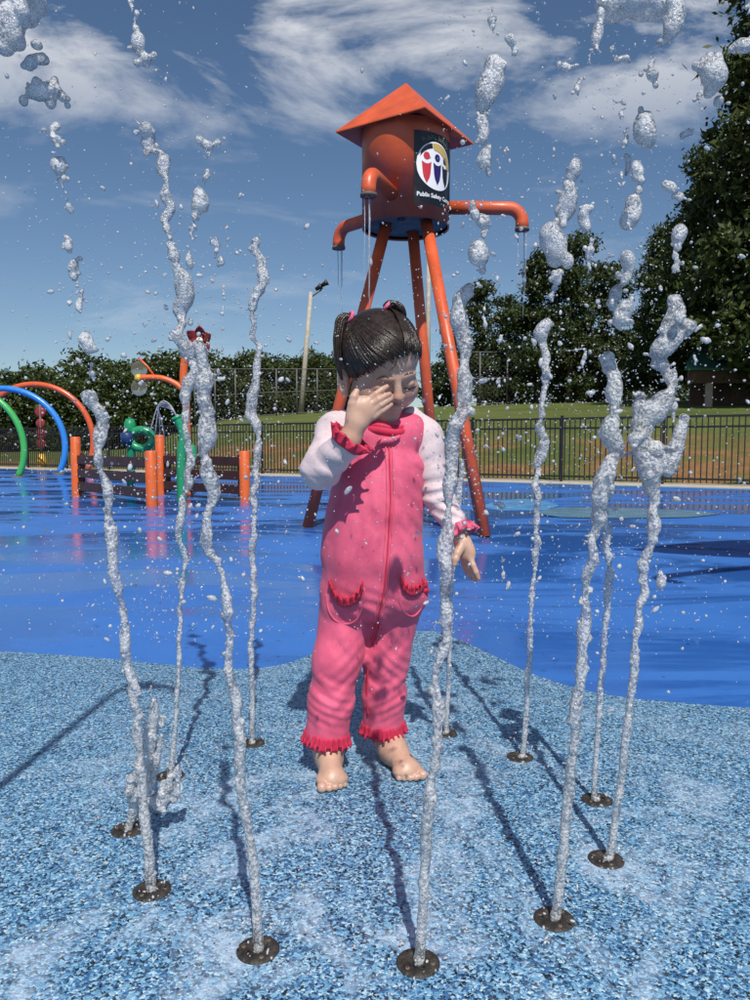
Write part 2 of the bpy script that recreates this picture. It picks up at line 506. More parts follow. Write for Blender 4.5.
# granule surface with its wavy far edge
edge_px = [(-260, 640), (-90, 645), (0, 652), (60, 656), (110, 660), (170, 666), (225, 670), (270, 668), (300, 660), (330, 647), (370, 636),
           (430, 632), (455, 639), (490, 655), (530, 674), (575, 689), (620, 698), (680, 704), (750, 709), (900, 716), (1150, 722)]
ed = [tuple(p[:2]) for p in spline([np.array(list(g) + [0]) for g in gpx(edge_px)], 5)]
sheet('rubber_paving', ed[::-1] + [(-6, -3), (6, -3)], 0.004, M_GRAN)

# ------------------------------------------------------------------ black metal fence along the pad
M_BLACK = paint('black_metal', (0.012, 0.012, 0.013, 1), 0.45, 0.2, 20, 0.05)
fence_root = root('metal_fence', (on_line(11, 0)[0], on_line(11, 0)[1], 0), 'black metal picket fence along the far edge of the splash pad', 'fence')
def fp(tt, off=0.0, z=0.0): p = on_line(tt, off); return np.array([p[0], p[1], z])
AXF = (np.array([f_dir[0], f_dir[1], 0]), np.array([f_nrm[0], f_nrm[1], 0]), np.array([0, 0, 1.]))
T0, T1, FH = -2.5, 24.5, 1.24
for z0, z1 in ((1.20, 1.24), (1.02, 1.055), (0.10, 0.135)):
    MB().box((T0, -0.016, z0), (T1, 0.016, z1), AXF, np.array([F_L[0], F_L[1], 0])).build('rail', M_BLACK, fence_root)
pk = MB().box((-0.0095, -0.0095, 0.05), (0.0095, 0.0095, 1.235), AXF).build('picket', M_BLACK, fence_root)
pk_me = pk.data; b0 = base_of(fence_root); 
pts = np.arange(T0 + 0.05, T1, 0.0975)
# first picket: mesh is built around the world origin, so re-centre it
for v in pk_me.vertices: v.co += b0
for i, tt in enumerate(pts):
    o = pk if i == 0 else pk.copy()
    if i: COL.objects.link(o)
    o.parent = fence_root; o.location = Vector(fp(tt)) - b0
post0 = None
for i, tt in enumerate(np.arange(T0 + 0.3, T1, 1.86)):
    if post0 is None:
        m = MB().box((-0.022, -0.022, 0.0), (0.022, 0.022, 1.265), AXF); m.box((-0.027, -0.027, 1.265), (0.027, 0.027, 1.28), AXF)
        post0 = m.build('post', M_BLACK, fence_root)
        for v in post0.data.vertices: v.co += b0
        o = post0
    else: o = post0.copy(); COL.objects.link(o); o.parent = fence_root
    o.location = Vector(fp(tt)) - b0

# ------------------------------------------------------------------ trees
def m_leaf(name, a, b):
    t = NT(name)
    at = t.n.new('ShaderNodeAttribute'); at.attribute_name = 'tint'
    c = t.ramp(at.outputs['Fac'], [(0.0, a), (1.0, b)])
    c = t.mix(t.ramp(t.noise(0.9, 4), [(0.35, 0), (0.7, 0.5)]), c, tuple(x * 0.55 for x in a[:3]) + (1,))
    t.set(Base_Color=c, Roughness=0.55); t.b.inputs['Specular IOR Level'].default_value = 0.25
    tr = t.n.new('ShaderNodeBsdfTranslucent'); t.l.new(c, tr.inputs[0])
    mx = t.n.new('ShaderNodeMixShader'); mx.inputs[0].default_value = 0.22
    t.l.new(t.b.outputs[0], mx.inputs[1]); t.l.new(tr.outputs[0], mx.inputs[2]); t.l.new(mx.outputs[0], t.out.inputs[0])
    return t.m
M_LEAF = [m_leaf('dark_leaf', (0.028, 0.048, 0.013, 1), (0.100, 0.130, 0.036, 1)),
          m_leaf('mid_leaf', (0.034, 0.058, 0.015, 1), (0.11, 0.135, 0.038, 1)),
          m_leaf('pine_leaf', (0.025, 0.046, 0.015, 1), (0.090, 0.115, 0.038, 1))]
M_BARK = paint('bark', (0.10, 0.075, 0.055, 1), 0.9, 0.3, 6, 0.6, 14, 0.2)
def crown_mesh(lobes, n_clump, per, leaf, mat, seed):
    r = np.random.default_rng(seed)
    lobes = np.array(lobes, float)                     # x y z rx ry rz
    w = lobes[:, 3] * lobes[:, 4] * lobes[:, 5]; w = w ** 0.8; w /= w.sum()
    li = r.choice(len(lobes), n_clump, p=w)
    d = r.normal(size=(n_clump, 3)); d /= np.linalg.norm(d, axis=1)[:, None]
    rad = r.uniform(0.45, 1.06, n_clump) ** 0.6
    C = lobes[li, :3] + d * rad[:, None] * lobes[li, 3:]
    cs = r.uniform(0.35, 1.0, n_clump) * leaf * 3.6
    n = n_clump * per
    ci = np.repeat(np.arange(n_clump), per)
    Lp = C[ci] + r.normal(size=(n, 3)) * cs[ci][:, None] * np.array([0.55, 0.55, 0.38])
    a = r.normal(size=(n, 3)); a /= np.linalg.norm(a, axis=1)[:, None]
    b = r.normal(size=(n, 3)) + np.array([0, 0, 0.6]); b -= a * (a * b).sum(1)[:, None]; b /= np.linalg.norm(b, axis=1)[:, None]
    sz = leaf * r.uniform(0.5, 1.15, n)[:, None]
    Vv = np.stack([Lp - a * sz, Lp + b * sz * 0.42, Lp + a * sz, Lp - b * sz * 0.42], 1).reshape(-1, 3)
    Ff = np.arange(n * 4).reshape(-1, 4)
    me = mesh_np('crown', Vv, Ff, mat, False)
    at = me.attributes.new('tint', 'FLOAT', 'FACE')
    tv = np.clip(0.5 + 0.28 * r.normal(size=n_clump)[ci] + 0.15 * r.normal(size=n), 0, 1)
    at.data.foreach_set('value', tv.astype(np.float32))
    return me
def trunk_mb(h, r0, lobes, seed):
    r = random.Random(seed); m = MB()
    pts = [(0, 0, -0.3)] + [(r.uniform(-0.1, 0.1) * k, r.uniform(-0.1, 0.1) * k, h * k / 5) for k in range(1, 6)]
    m.tube(spline(pts, 3), [r0 * (1.15 - 0.95 * i / 15) for i in range(16)], 8)
    for lb in lobes:
        b = np.array([0, 0, min(h * 0.85, max(h * 0.25, lb[2] - lb[5] * 0.9))]); e = np.array(lb[:3]); mid = (b + e) / 2 + np.array([0, 0, -0.15 * h * 0.2])
        m.tube(spline([b, mid, e], 4), [r0 * (0.5 - 0.4 * i / 8) for i in range(9)], 6)
    return m
PROTO = {}
def proto(kind):
    if kind in PROTO: return PROTO[kind]
    r = random.Random(hash(kind) % 1000 if not isinstance(kind, tuple) else kind[1])
    fam, seed = kind; r = random.Random(seed * 13 + 5)
    lobes = []
    if fam == 'round':                                  # unit height 8
        for i in range(9):
            a = i * 2.4 + r.uniform(-0.4, 0.4); q = r.uniform(0.5, 1.9)
            z = r.uniform(1.5, 6.6); k = 1.25 - abs(z - 4.3) * 0.16
            lobes.append((q * math.cos(a), q * math.sin(a), z, r.uniform(1.2, 1.9) * k, r.uniform(1.2, 1.9) * k, r.uniform(0.9, 1.35)))
        lobes.append((0, 0, 4.6, 2.2, 2.2, 2.5)); lobes.append((0, 0, 1.5, 2.6, 2.6, 1.6))
        cm = crown_mesh(lobes, 420, 20, 0.24, M_LEAF[seed % 2], seed)
        tm = trunk_mb(4.2, 0.2, lobes[:6], seed)
    elif fam == 'pine':                                 # unit height 12
        for i in range(14):
            z = 1.6 + 9.5 * i / 13 + r.uniform(-0.4, 0.4); a = i * 2.4 + r.uniform(-0.6, 0.6); q = (1.15 - 0.75 * i / 14) * r.uniform(0.5, 2.1)
            w = r.uniform(0.75, 1.75) * (1.1 - 0.38 * i / 13)
            lobes.append((q * math.cos(a), q * math.sin(a), z, w, w, r.uniform(0.45, 0.85)))
        cm = crown_mesh(lobes, 560, 22, 0.22, M_LEAF[2], seed)
        tm = trunk_mb(11.2, 0.22, lobes, seed)
    else:                                               # 'giant': unit height 16
        for i in range(26):
            a = i * 2.4 + r.uniform(-0.3, 0.3); z = 2.2 + 13 * (i / 25) ** 0.95; q = (3.9 - 0.17 * z) * r.uniform(0.35, 1.0)
            w = r.uniform(1.5, 2.4) * (1.12 - 0.035 * z)
            lobes.append((q * math.cos(a), q * math.sin(a), z, w, w, r.uniform(0.9, 1.5)))
        for z in (4, 6.5, 9, 11.5): lobes.append((0, 0, z, 2.6 - 0.1 * z, 2.6 - 0.1 * z, 1.7))
        cm = crown_mesh(lobes, 2300, 24, 0.20, M_LEAF[0], seed)
        tm = trunk_mb(13, 0.42, lobes[:18], seed)
    crown = obj_of('crown', cm); trunk = tm.build('trunk', M_BARK)
    PROTO[kind] = [crown, trunk, False]
    return PROTO[kind]
def tree(kind, x, y, sc, rz, label, group, name='leafy_tree', zoff=0.0, sxy=1.0):
    c0, t0, used = proto(kind)
    rt = root(name, (x, y, hill(x, y) - 0.05 + zoff), label, 'tree', group)
    rt.rotation_euler.z = rz; rt.scale = (sc * sxy, sc * sxy, sc)
    for o in (c0, t0):
        q = o if not used else o.copy()
        if used: COL.objects.link(q)
        q.parent = rt
    PROTO[kind][2] = True
    return rt
def at_px(px, D): return (px - 375) / FPX * D
# distant belt behind the playing field, left of the tower
r = random.Random(3)
belt = [(-60, 354, 54), (-18, 362, 56), (14, 368, 52), (48, 358, 56), (72, 366, 50), (98, 360, 56), (128, 372, 52), (152, 352, 56), (176, 348, 54), (204, 354, 58),
        (232, 356, 60), (262, 352, 60), (290, 350, 62), (318, 354, 60), (346, 350, 62), (370, 352, 60)]
for i, (px, top, D) in enumerate(belt):
    x = at_px(px, D); ztop = P(px, top, D)[2]; zb = hill(x, D)
    lab = 'round leafy tree in the distant belt left of the light pole' if px < 300 else 'round leafy tree in the distant belt behind the girl'
    tree(('round', i % 4), x, D, (ztop - zb) / 7.6 * r.uniform(0.96, 1.12), r.uniform(0, 6), lab, 'distant tree belt left' if px < 300 else 'distant tree belt behind girl', sxy=1.15)
mid = [(452, 312, 56, 'pine', 'slim pine showing between the tower legs and the tall pines'), (478, 284, 54, 'pine', 'pine with a loose top to the right of the tower leg'),
       (508, 292, 56, 'pine', 'pine below the right spout of the water tower'), (538, 250, 46, 'pine', 'tall pine just right of the tower spout'),
       (568, 238, 44, 'pine', 'tallest of the pines between tower and shed'), (598, 256, 46, 'pine', 'tall pine left of the green roofed shed'),
       (440, 358, 60, 'round', 'low round tree far behind the tower leg'), (494, 352, 60, 'round', 'low dark tree at the foot of the pines near the tower'), (520, 340, 58, 'round', 'low dark tree behind the tall field fence'),
       (556, 345, 56, 'round', 'low dark tree under the tallest pine'), (628, 330, 52, 'round', 'round dark tree beside the green roofed shed'), (590, 340, 54, 'round', 'low dark tree behind the fence left of the shed')]
for i, (px, top, D, fam, lab) in enumerate(mid):
    x = at_px(px, D); ztop = P(px, top, D)[2]; zb = hill(x, D)
    tree((fam, (i % 3) if fam == 'pine' else i % 4), x, D, (ztop - zb) / (12.0 if fam == 'pine' else 7.6), r.uniform(0, 6), lab, None,
         'pine_tree' if fam == 'pine' else 'leafy_tree', sxy=1.0 if fam == 'pine' else 1.25)
for k_, (px, top, D) in enumerate(((648, 372, 58), (676, 366, 56), (702, 370, 58), (730, 362, 56), (760, 366, 58))):
    x = at_px(px, D); tree(('round', k_ % 4), x, D, (P(px, top, D)[2] - hill(x, D)) / 7.6, k_ * 1.3, 'low bushy tree closing the gap beyond the green roofed shed', 'low trees beyond the shed', sxy=1.4)
big = [(705, 150, 33, ('giant', 1), 'big dark tree in front of the green roofed shed', 0.95), (772, -40, 27, ('giant', 2), 'huge dark tree towering over the fence', 1.0),
       (660, 225, 39, ('giant', 3), 'broad dark tree left of the huge one, behind the shed', 0.95), (838, 40, 31, ('giant', 1), 'dark tree half hidden behind the huge one', 1.0)]
for i, (px, top, D, kd, lab, sxy) in enumerate(big):
    x = at_px(px, D); ztop = P(px, top, D)[2]; zb = hill(x, D)
    tree(kd, x, D, (ztop - zb) / 16.2, i * 1.7, lab, None, sxy=sxy)

# ------------------------------------------------------------------ far field: light poles, chain-link fence, shed
M_POLE = paint('weathered_pole', (0.42, 0.38, 0.32, 1), 0.85, 0.2, 4, 0.2, 30)
M_GALV = paint('galvanised_steel', (0.10, 0.10, 0.095, 1), 0.5, 0.15, 8, 0.05, metal=0.3)
def light_pole(b, tip, D, label, lamp=True):
    x, y = at_px(b[0], D), D; z0 = hill(x, y)
    top = P(tip[0], tip[1], D)
    rt = root('light_pole', (x, y, z0 - 0.1), label, 'light pole')
    MB().tube([(x, y, z0 - 0.3), (x * 0.5 + top[0] * 0.5, y, (z0 + top[2]) / 2), tuple(top)], [0.2, 0.17, 0.13], 10).build('pole', M_POLE, rt)
    if lamp:
        MB().tube([top - (0, 0, 0.35), top + np.array([0.75, -0.1, 0.15])], 0.05, 6).build('arm', M_GALV, rt)
        for k in (0, 1):
            c0 = top + np.array([0.55 + 0.4 * k, -0.12, 0.28 + 0.25 * k]); a = np.array([0.8, -0.2, 0.45]); a /= np.linalg.norm(a)
            m = MB(); Rr = rotm(a, (0, 1, 0.2)); m.lathe([(0.01, -0.28), (0.12, -0.25), (0.15, 0.0), (0.22, 0.2), (0.01, 0.21)], c0, 12, (Rr[0], Rr[2], Rr[1])); m.build('floodlight', M_BLACK, rt)
light_pole((301, 406), (311, 292), 52, 'tall pale light pole with floodlights in front of the tree belt')
light_pole((427, 404), (429, 236), 54, 'tall pale pole seen between the legs of the water tower', False)
t = NT('chain_link_wire')
t.set(Base_Color=(0.04, 0.04, 0.04, 1), Roughness=0.8)
def chain(px0, px1, ptop, D, label, n):
    x0, x1 = at_px(px0, D), at_px(px1, D)
    rt = root('field_fence', ((x0 + x1) / 2, D, hill((x0 + x1) / 2, D)), label, 'fence')
    P0 = []
    for i in range(n + 1):
        x = x0 + (x1 - x0) * i / n; zb = hill(x, D); zt = P(px0 + (px1 - px0) * i / n, ptop, D)[2]
        MB().tube([(x, D, zb - 0.2), (x, D, zt)], 0.055, 8).build('post', M_GALV, rt); P0.append((x, zb, zt))
    for f in (0.02, 0.5, 1.0):
        MB().tube([(x, D, zb + (zt - zb) * f) for x, zb, zt in P0], 0.03, 6).build('rail', M_GALV, rt)
    m = MB()
    for a, b in zip(P0[:-1], P0[1:]):                # fine wires, drawn as a coarse diamond net
        W, Hh = b[0] - a[0], a[2] - a[1]; st = 0.32
        k = -Hh
        while k < W:
            for sg in (1, -1):
                u0, u1 = max(k, 0), min(k + Hh, W)
                if u1 > u0:
                    z0, z1 = (u0 - k, u1 - k) if sg > 0 else (Hh - (u0 - k), Hh - (u1 - k))
                    p, q = np.array([a[0] + u0, D, a[1] + z0]), np.array([a[0] + u1, D, a[1] + z1])
                    m.add([p + (0, -0.006, -0.008), p + (0, 0.006, 0.008), q + (0, 0.006, 0.008), q + (0, -0.006, -0.008)], [(0, 1, 2, 3)])
            k += st
    m.build('wire_mesh', t.m, rt)
chain(196, 338, 369, 50, 'tall chain-link fence below the light pole at the field edge', 7)
chain(452, 668, 352, 47, 'tall chain-link fence at the field edge in front of the pines', 8)

# shed with a green metal roof
D = 29.5
xl, xr = at_px(688, D), at_px(735, D); zb = hill(xl, D)
rt = root('shed', ((xl + xr) / 2, D, zb), 'open shed with a green metal roof under the dark trees', 'shed')
M_GREEN_ROOF = paint('green_metal_roof', (0.055, 0.16, 0.12, 1), 0.45, 0.12, 3, 0.05)
M_POSTW = paint('pale_timber', (0.45, 0.36, 0.27, 1), 0.8, 0.15, 5, 0.1)
M_BROWNW = paint('brown_timber', (0.11, 0.065, 0.045, 1), 0.8, 0.2, 5, 0.1)
ze = P(686, 372, D)[2]; zr = P(686, 350, D)[2]
xm = xl + 1.6
MB().add([(xl - 0.9, D - 1.6, ze), (xr + 1, D - 1.6, ze), (xr + 1, D + 0.6, zr + 0.5), (xl + 0.5, D + 0.6, zr + 0.5),
          (xl - 0.9, D - 1.6, ze - 0.09), (xr + 1, D - 1.6, ze - 0.09), (xr + 1, D + 0.6, zr + 0.41), (xl + 0.5, D + 0.6, zr + 0.41)],
         [(0, 1, 2, 3), (7, 6, 5, 4), (0, 4, 5, 1), (3, 7, 4, 0), (1, 5, 6, 2), (2, 6, 7, 3)]).build('roof', M_GREEN_ROOF, rt)
MB().box((xl - 0.7, D - 1.5, ze - 0.55), (xr + 0.9, D - 1.36, ze - 0.1)).build('beam', M_BROWNW, rt)
for x in (xl + 0.1, xl + 2.4): MB().box((x - 0.1, D - 1.5, zb - 0.3), (x + 0.1, D - 1.3, ze - 0.55)).build('post', M_POSTW, rt)
MB().box((xl + 0.2, D + 0.5, zb - 0.3), (xr + 0.8, D + 0.6, ze)).build('wall', M_BROWNW, rt)
# ------------------------------------------------------------------ water tower
M_RED = paint('red_orange_paint', (0.60, 0.098, 0.032, 1), 0.40, 0.2, 5, 0.04, 40)
M_ORANGE = paint('orange_paint', (0.66, 0.12, 0.025, 1), 0.36, 0.12, 5, 0.04, 40)
M_STEEL = paint('tank_underside', (0.15, 0.12, 0.10, 1), 0.8, 0.3, 8, 0.1, spec=0.2)
TC = np.array([0.26, 6.55]); TR = 0.37
tw = root('water_tower', (TC[0], TC[1], 0), 'red-orange water tower play feature with pyramid roof, three spouts and a logo panel', 'water tower')
m = MB(); m.lathe([(TR - 0.012, 2.56), (TR, 2.55), (TR, 3.34)], (TC[0], TC[1], 0), 64); tank = m.build('tank', M_RED, tw)
m = MB(); m.lathe([(0.001, 2.585), (TR - 0.014, 2.585)], (TC[0], TC[1], 0), 64); m.f = [f[::-1] for f in m.f]; m.build('tank_floor', M_STEEL, tank)
for k in range(6):
    a = k * 1.047 + 0.3; c = np.array([TC[0] + 0.2 * math.cos(a), TC[1] + 0.2 * math.sin(a), 2.575])
    MB().lathe([(0.001, -0.012), (0.03, -0.012), (0.03, 0.012)], c, 6).build('bolt', M_BLACK, tank)
RR, PH = 0.60, math.radians(11.8)
cor = [np.array([TC[0] + RR * math.sin(PH + k * math.pi / 2), TC[1] - RR * math.cos(PH + k * math.pi / 2), 3.312]) for k in range(4)]
apex = np.array([TC[0], TC[1], 3.755])
m = MB(); low = [c - (0, 0, 0.012) for c in cor]
m.add(cor + [apex] + low, [(0, 1, 4), (1, 2, 4), (2, 3, 4), (3, 0, 4), (0, 5, 6, 1), (1, 6, 7, 2), (2, 7, 8, 3), (3, 8, 5, 0)])
ctr = np.array([TC[0], TC[1], 3.45])
m.add(low + [ctr], [(1, 0, 4), (2, 1, 4), (3, 2, 4), (0, 3, 4)])
m.build('roof', M_RED, tw, bevel=0.004)
for bx, tx in (((0.86, 5.85), (0.42, 6.40)), ((-0.59, 6.55), (0.10, 6.50)), ((0.63, 7.42), (0.33, 6.74))):
    p0, p1 = np.array([bx[0], bx[1], 0.0]), np.array([tx[0], tx[1], 2.6])
    MB().tube([p0, p1], 0.05, 18).build('leg', M_RED, tw)
zp = 2.735
for ang, L in ((2, 1.0), (133, 0.88), (250, 0.90)):
    a = math.radians(ang); d = np.array([math.cos(a), math.sin(a), 0]); c = np.array([TC[0], TC[1], zp])
    path = [c + d * (TR - 0.05), c + d * (L - 0.12)]
    for k in range(1, 8):
        q = k / 7 * math.pi / 2; path.append(c + d * (L - 0.12 + 0.12 * math.sin(q)) + np.array([0, 0, -0.12 + 0.12 * math.cos(q)]))
    path.append(path[-1] + np.array([0, 0, -0.06]))
    pp = MB().tube(path, 0.056, 18).build('spout', M_RED, tw)
    e = path[-1]
    MB().lathe([(0.057, 0.02), (0.062, 0.018), (0.062, -0.006), (0.05, -0.007), (0.048, 0.002), (0.001, 0.002)], e, 18).build('spout_rim', M_STEEL, pp)

# logo panel wrapped round the tank
M_SB = paint('sign_black', (0.008, 0.009, 0.012, 1), 0.25, 0.15, 5, 0.0)
M_SW = paint('sign_white', (0.80, 0.80, 0.80, 1), 0.3, 0.03, 5, 0.0)
M_SR = paint('sign_red', (0.55, 0.035, 0.05, 1), 0.3, 0.05, 5, 0.0)
M_SN = paint('sign_navy', (0.022, 0.012, 0.12, 1), 0.3, 0.05, 5, 0.0)
M_SG = paint('sign_gold', (0.55, 0.38, 0.12, 1), 0.3, 0.08, 5, 0.0)
M_SD = paint('sign_shaded_text', (0.16, 0.15, 0.09, 1), 0.4, 0.05, 5, 0.0)  # dim tone: shade under the eave put into the arched lettering's colour
SZ0, SZ1, SA0 = 2.655, 3.225, math.radians(8)
SWD = 0.56
def wrap(u, v, r):                          # panel coordinates in metres to the tank surface
    a = SA0 + u / TR
    return np.array([TC[0] + r * math.sin(a), TC[1] - r * math.cos(a), SZ0 + v])
def decal(name, poly, r, mat, parent, holes=None):
    """poly: closed outline in panel coordinates, filled as a fine grid so that it bends round the tank"""
    poly = np.array(poly, float); lo, hi = poly.min(0), poly.max(0); m = MB()
    n = max(2, int((hi[0] - lo[0]) / 0.008)); us = np.linspace(lo[0], hi[0], n + 1)
    def span(u):
        y = []
        for i in range(len(poly)):
            a, b = poly[i], poly[(i + 1) % len(poly)]
            if (a[0] <= u) != (b[0] <= u): y.append(a[1] + (b[1] - a[1]) * (u - a[0]) / (b[0] - a[0]))
        return (min(y), max(y)) if len(y) > 1 else None
    sp = [span(min(max(u, lo[0] + 1e-5), hi[0] - 1e-5)) for u in us]
    for i in range(n):
        if sp[i] is None or sp[i + 1] is None: continue
        m.add([wrap(us[i], sp[i][0], r), wrap(us[i + 1], sp[i + 1][0], r), wrap(us[i + 1], sp[i + 1][1], r), wrap(us[i], sp[i][1], r)], [(0, 1, 2, 3)], True)
    return m.build(name, mat, parent)
pan = decal('logo_panel', [(0, 0), (SWD, 0), (SWD, 0.57), (0, 0.57)], TR + 0.004, M_SB, tw)
circ = lambda cx, cy, r, n=48, a0=0, a1=2 * math.pi: [(cx + r * math.cos(a0 + (a1 - a0) * i / n), cy + r * math.sin(a0 + (a1 - a0) * i / n)) for i in range(n)]
LCX, LCY, LR = 0.205, 0.312, 0.188
decal('white_disc', circ(LCX, LCY, LR), TR + 0.007, M_SW, pan)
gold = [(LCX + LR * 0.94 * math.cos(q), LCY + LR * 0.94 * math.sin(q)) for q in np.linspace(math.radians(5), math.radians(105), 20)]
gold += [(LCX - 0.02 + LR * 0.86 * math.cos(q), LCY - 0.055 + LR * 0.93 * math.sin(q)) for q in np.linspace(math.radians(95), math.radians(18), 20)]
decal('gold_arc', gold, TR + 0.0095, M_SG, pan)
shade_arc = [(LCX + LR * 0.95 * math.cos(q), LCY + LR * 0.95 * math.sin(q)) for q in np.linspace(math.radians(106), math.radians(150), 12)]
shade_arc += [(LCX - 0.02 + LR * 0.88 * math.cos(q), LCY - 0.045 + LR * 0.95 * math.sin(q)) for q in np.linspace(math.radians(146), math.radians(98), 12)]
decal('disc_shade', shade_arc, TR + 0.0095, M_SB, pan)  # roof's cast shadow put onto the white disc as a black arc
for cx, mt in ((0.105, M_SR), (0.21, M_SN), (0.31, M_SB)):
    w = 0.043
    body = [(cx - w, 0.335), (cx - w * 0.3, 0.318), (cx + w * 0.3, 0.318), (cx + w, 0.335), (cx + w * 0.95, 0.27), (cx + w * 0.6, 0.21), (cx, 0.165), (cx - w * 0.6, 0.21), (cx - w * 0.95, 0.27)]
    decal('figure_body', body, TR + 0.0095, mt, pan)
    decal('figure_head', circ(cx, 0.378, 0.030, 24), TR + 0.0095, mt, pan)
def text(body, u, v, size, mat, parent, name, arc=None, bold=0.0):
    cu = bpy.data.curves.new(name, 'FONT'); cu.body = body; cu.size = size; cu.offset = bold; cu.resolution_u = 3
    o = bpy.data.objects.new(name, cu); COL.objects.link(o)
    dg = bpy.context.evaluated_depsgraph_get(); me = bpy.data.meshes.new_from_object(o.evaluated_get(dg))
    bpy.data.objects.remove(o); bpy.data.curves.remove(cu)
    b0 = np.array(base_of(parent))
    xs_ = [q.co.x for q in me.vertices]; W = max(xs_)
    for q in me.vertices:
        x, y = q.co.x, q.co.y
        if arc:
            a = arc[2] - (x - W / 2) / arc[3]; rr = arc[3] + y
            uu, vv = arc[0] + rr * math.cos(a), arc[1] + rr * math.sin(a)
        else: uu, vv = u + x, v + y
        q.co = Vector(wrap(uu, vv, TR + 0.009) - b0)
    me.materials.clear(); me.materials.append(mat)
    return obj_of(name, me, parent)
text('Public Safety Camps', 0.02, 0.058, 0.047, M_SW, pan, 'lettering', bold=0.0012)
text('Public Safety', 0, 0, 0.055, M_SD, pan, 'arched_lettering', arc=(LCX, LCY - 0.01, math.radians(90), 0.215))

# ------------------------------------------------------------------ orange and brown play fences
M_BOARD = paint('dark_brown_board', (0.045, 0.016, 0.012, 1), 0.5, 0.25, 7, 0.15, 30)
def play_fence(A, B, hA, hB, label):
    A, B = np.array([A[0], A[1], 0.0]), np.array([B[0], B[1], 0.0]); d = (B - A); L = np.linalg.norm(d); d /= L; n = np.array([-d[1], d[0], 0])
    if n[1] > 0: n = -n
    rt = root('play_fence', tuple((A + B) / 2), label, 'fence')
    for p, h in ((A, hA), (B, hB)):
        m = MB(); m.lathe([(0.068, 0), (0.068, h - 0.012), (0.06, h), (0.001, h + 0.004)], p, 20); m.build('post', M_ORANGE, rt)
    hb = min(hA, hB)
    for k in range(3):
        z0 = hb * (0.13 + 0.285 * k); z1 = z0 + hb * 0.185
        MB().box((0.10, -0.025, z0), (L - 0.075, 0.025, z1), (d, n, np.array([0, 0, 1.])), A).build('board', M_BOARD, rt, bevel=0.006)
    for s in (0.12, L - 0.12):
        MB().box((s - 0.045, -0.06, 0.05), (s + 0.045, -0.027, hb * 0.93), (d, n, np.array([0, 0, 1.])), A).build('upright', M_BOARD, rt, bevel=0.004)
gA, gB = G(77, 496), G(152, 506); gC, gD = G(161, 495), G(245, 501)
play_fence(gA, gB, 0.83, 0.65, 'brown board fence between orange posts nearest the spray hoops')
play_fence(gC, gD, 0.86, 0.64, 'brown board fence between orange posts beside the green spray cane')

# ------------------------------------------------------------------ spray hoops
def col_paint(n, c): return paint(n, c, 0.3, 0.1, 4, 0.03, 30)
def hoop(col_name, col, c_px, D, rx_px, ry_px, a0, a1, rp, label):
    c = P(c_px[0], c_px[1], D); k = D / FPX
    pts = [c + np.array([rx_px * k * math.cos(q), 0, ry_px * k * math.sin(q)]) for q in np.linspace(a0, a1, 44)]
    zmin = pts[0][2]
    pts = [p - np.array([0, 0, zmin * (1 - min(1, max(0, (p[2] - zmin) / 0.4)))]) for p in pts]
    rt = root('spray_hoop', (pts[0][0], D, 0), label, 'spray hoop')
    MB().tube(pts, rp, 14).build('pipe', col_paint(col_name, col), rt)
    for p in (pts[0], pts[-1]):
        MB().lathe([(0.001, 0.03), (rp * 1.8, 0.03), (rp * 1.9, 0.02), (rp * 1.9, 0.0)], np.array([p[0], p[1], 0.001]), 16).build('base_flange', M_STEEL, rt)
    for q in range(6, 40, 6):
        p = pts[q]; i = (c - p) / np.linalg.norm(c - p)
        MB().ball(p + i * rp * 0.95, rp * 0.3, 6, 4).build('nozzle', M_STEEL, rt)
hoop('orange_pipe', (0.62, 0.10, 0.03, 1), (36, 441), 20.6, 57, 56, math.radians(-29), math.radians(209), 0.078, 'orange-red spray hoop, tallest of the three arches')
hoop('blue_pipe', (0.03, 0.22, 0.62, 1), (4, 446), 18.6, 61, 57, math.radians(-29), math.radians(209), 0.075, 'blue spray hoop between the green and the orange arch')
hoop('green_pipe', (0.05, 0.38, 0.09, 1), (-40, 449), 16.6, 64, 62, math.radians(-28), math.radians(208), 0.07, 'green spray hoop, front arch of the three')

# yellow based spray post with a clear panel of red discs
D = 21.0; c = G(42, 467.5)
rt = root('spray_post', tuple(c), 'small spray post with yellow foot and red discs in front of the fence', 'spray post')
MB().lathe([(0.001, 0.0), (0.17, 0.0), (0.14, 0.2), (0.1, 0.42), (0.001, 0.45)], c, 16).build('foot', col_paint('yellow_plastic', (0.75, 0.42, 0.03, 1)), rt)
MB().tube([c + (0, 0, 0.4), c + (0, 0, 2.0)], 0.035, 10).build('stem', M_STEEL, rt)
for k, z in enumerate((0.75, 1.05, 1.4, 1.75)):
    MB().lathe([(0.001, -0.03), (0.12, -0.03), (0.16 + 0.03 * (k % 2), 0.0), (0.12, 0.03), (0.001, 0.03)], c + (0, 0, z), 16,
               (np.array([1., 0, 0]), np.array([0, 0, 1.]), np.array([0, -1., 0]))).build('disc', col_paint('dark_red_plastic', (0.22, 0.03, 0.035, 1)), rt)

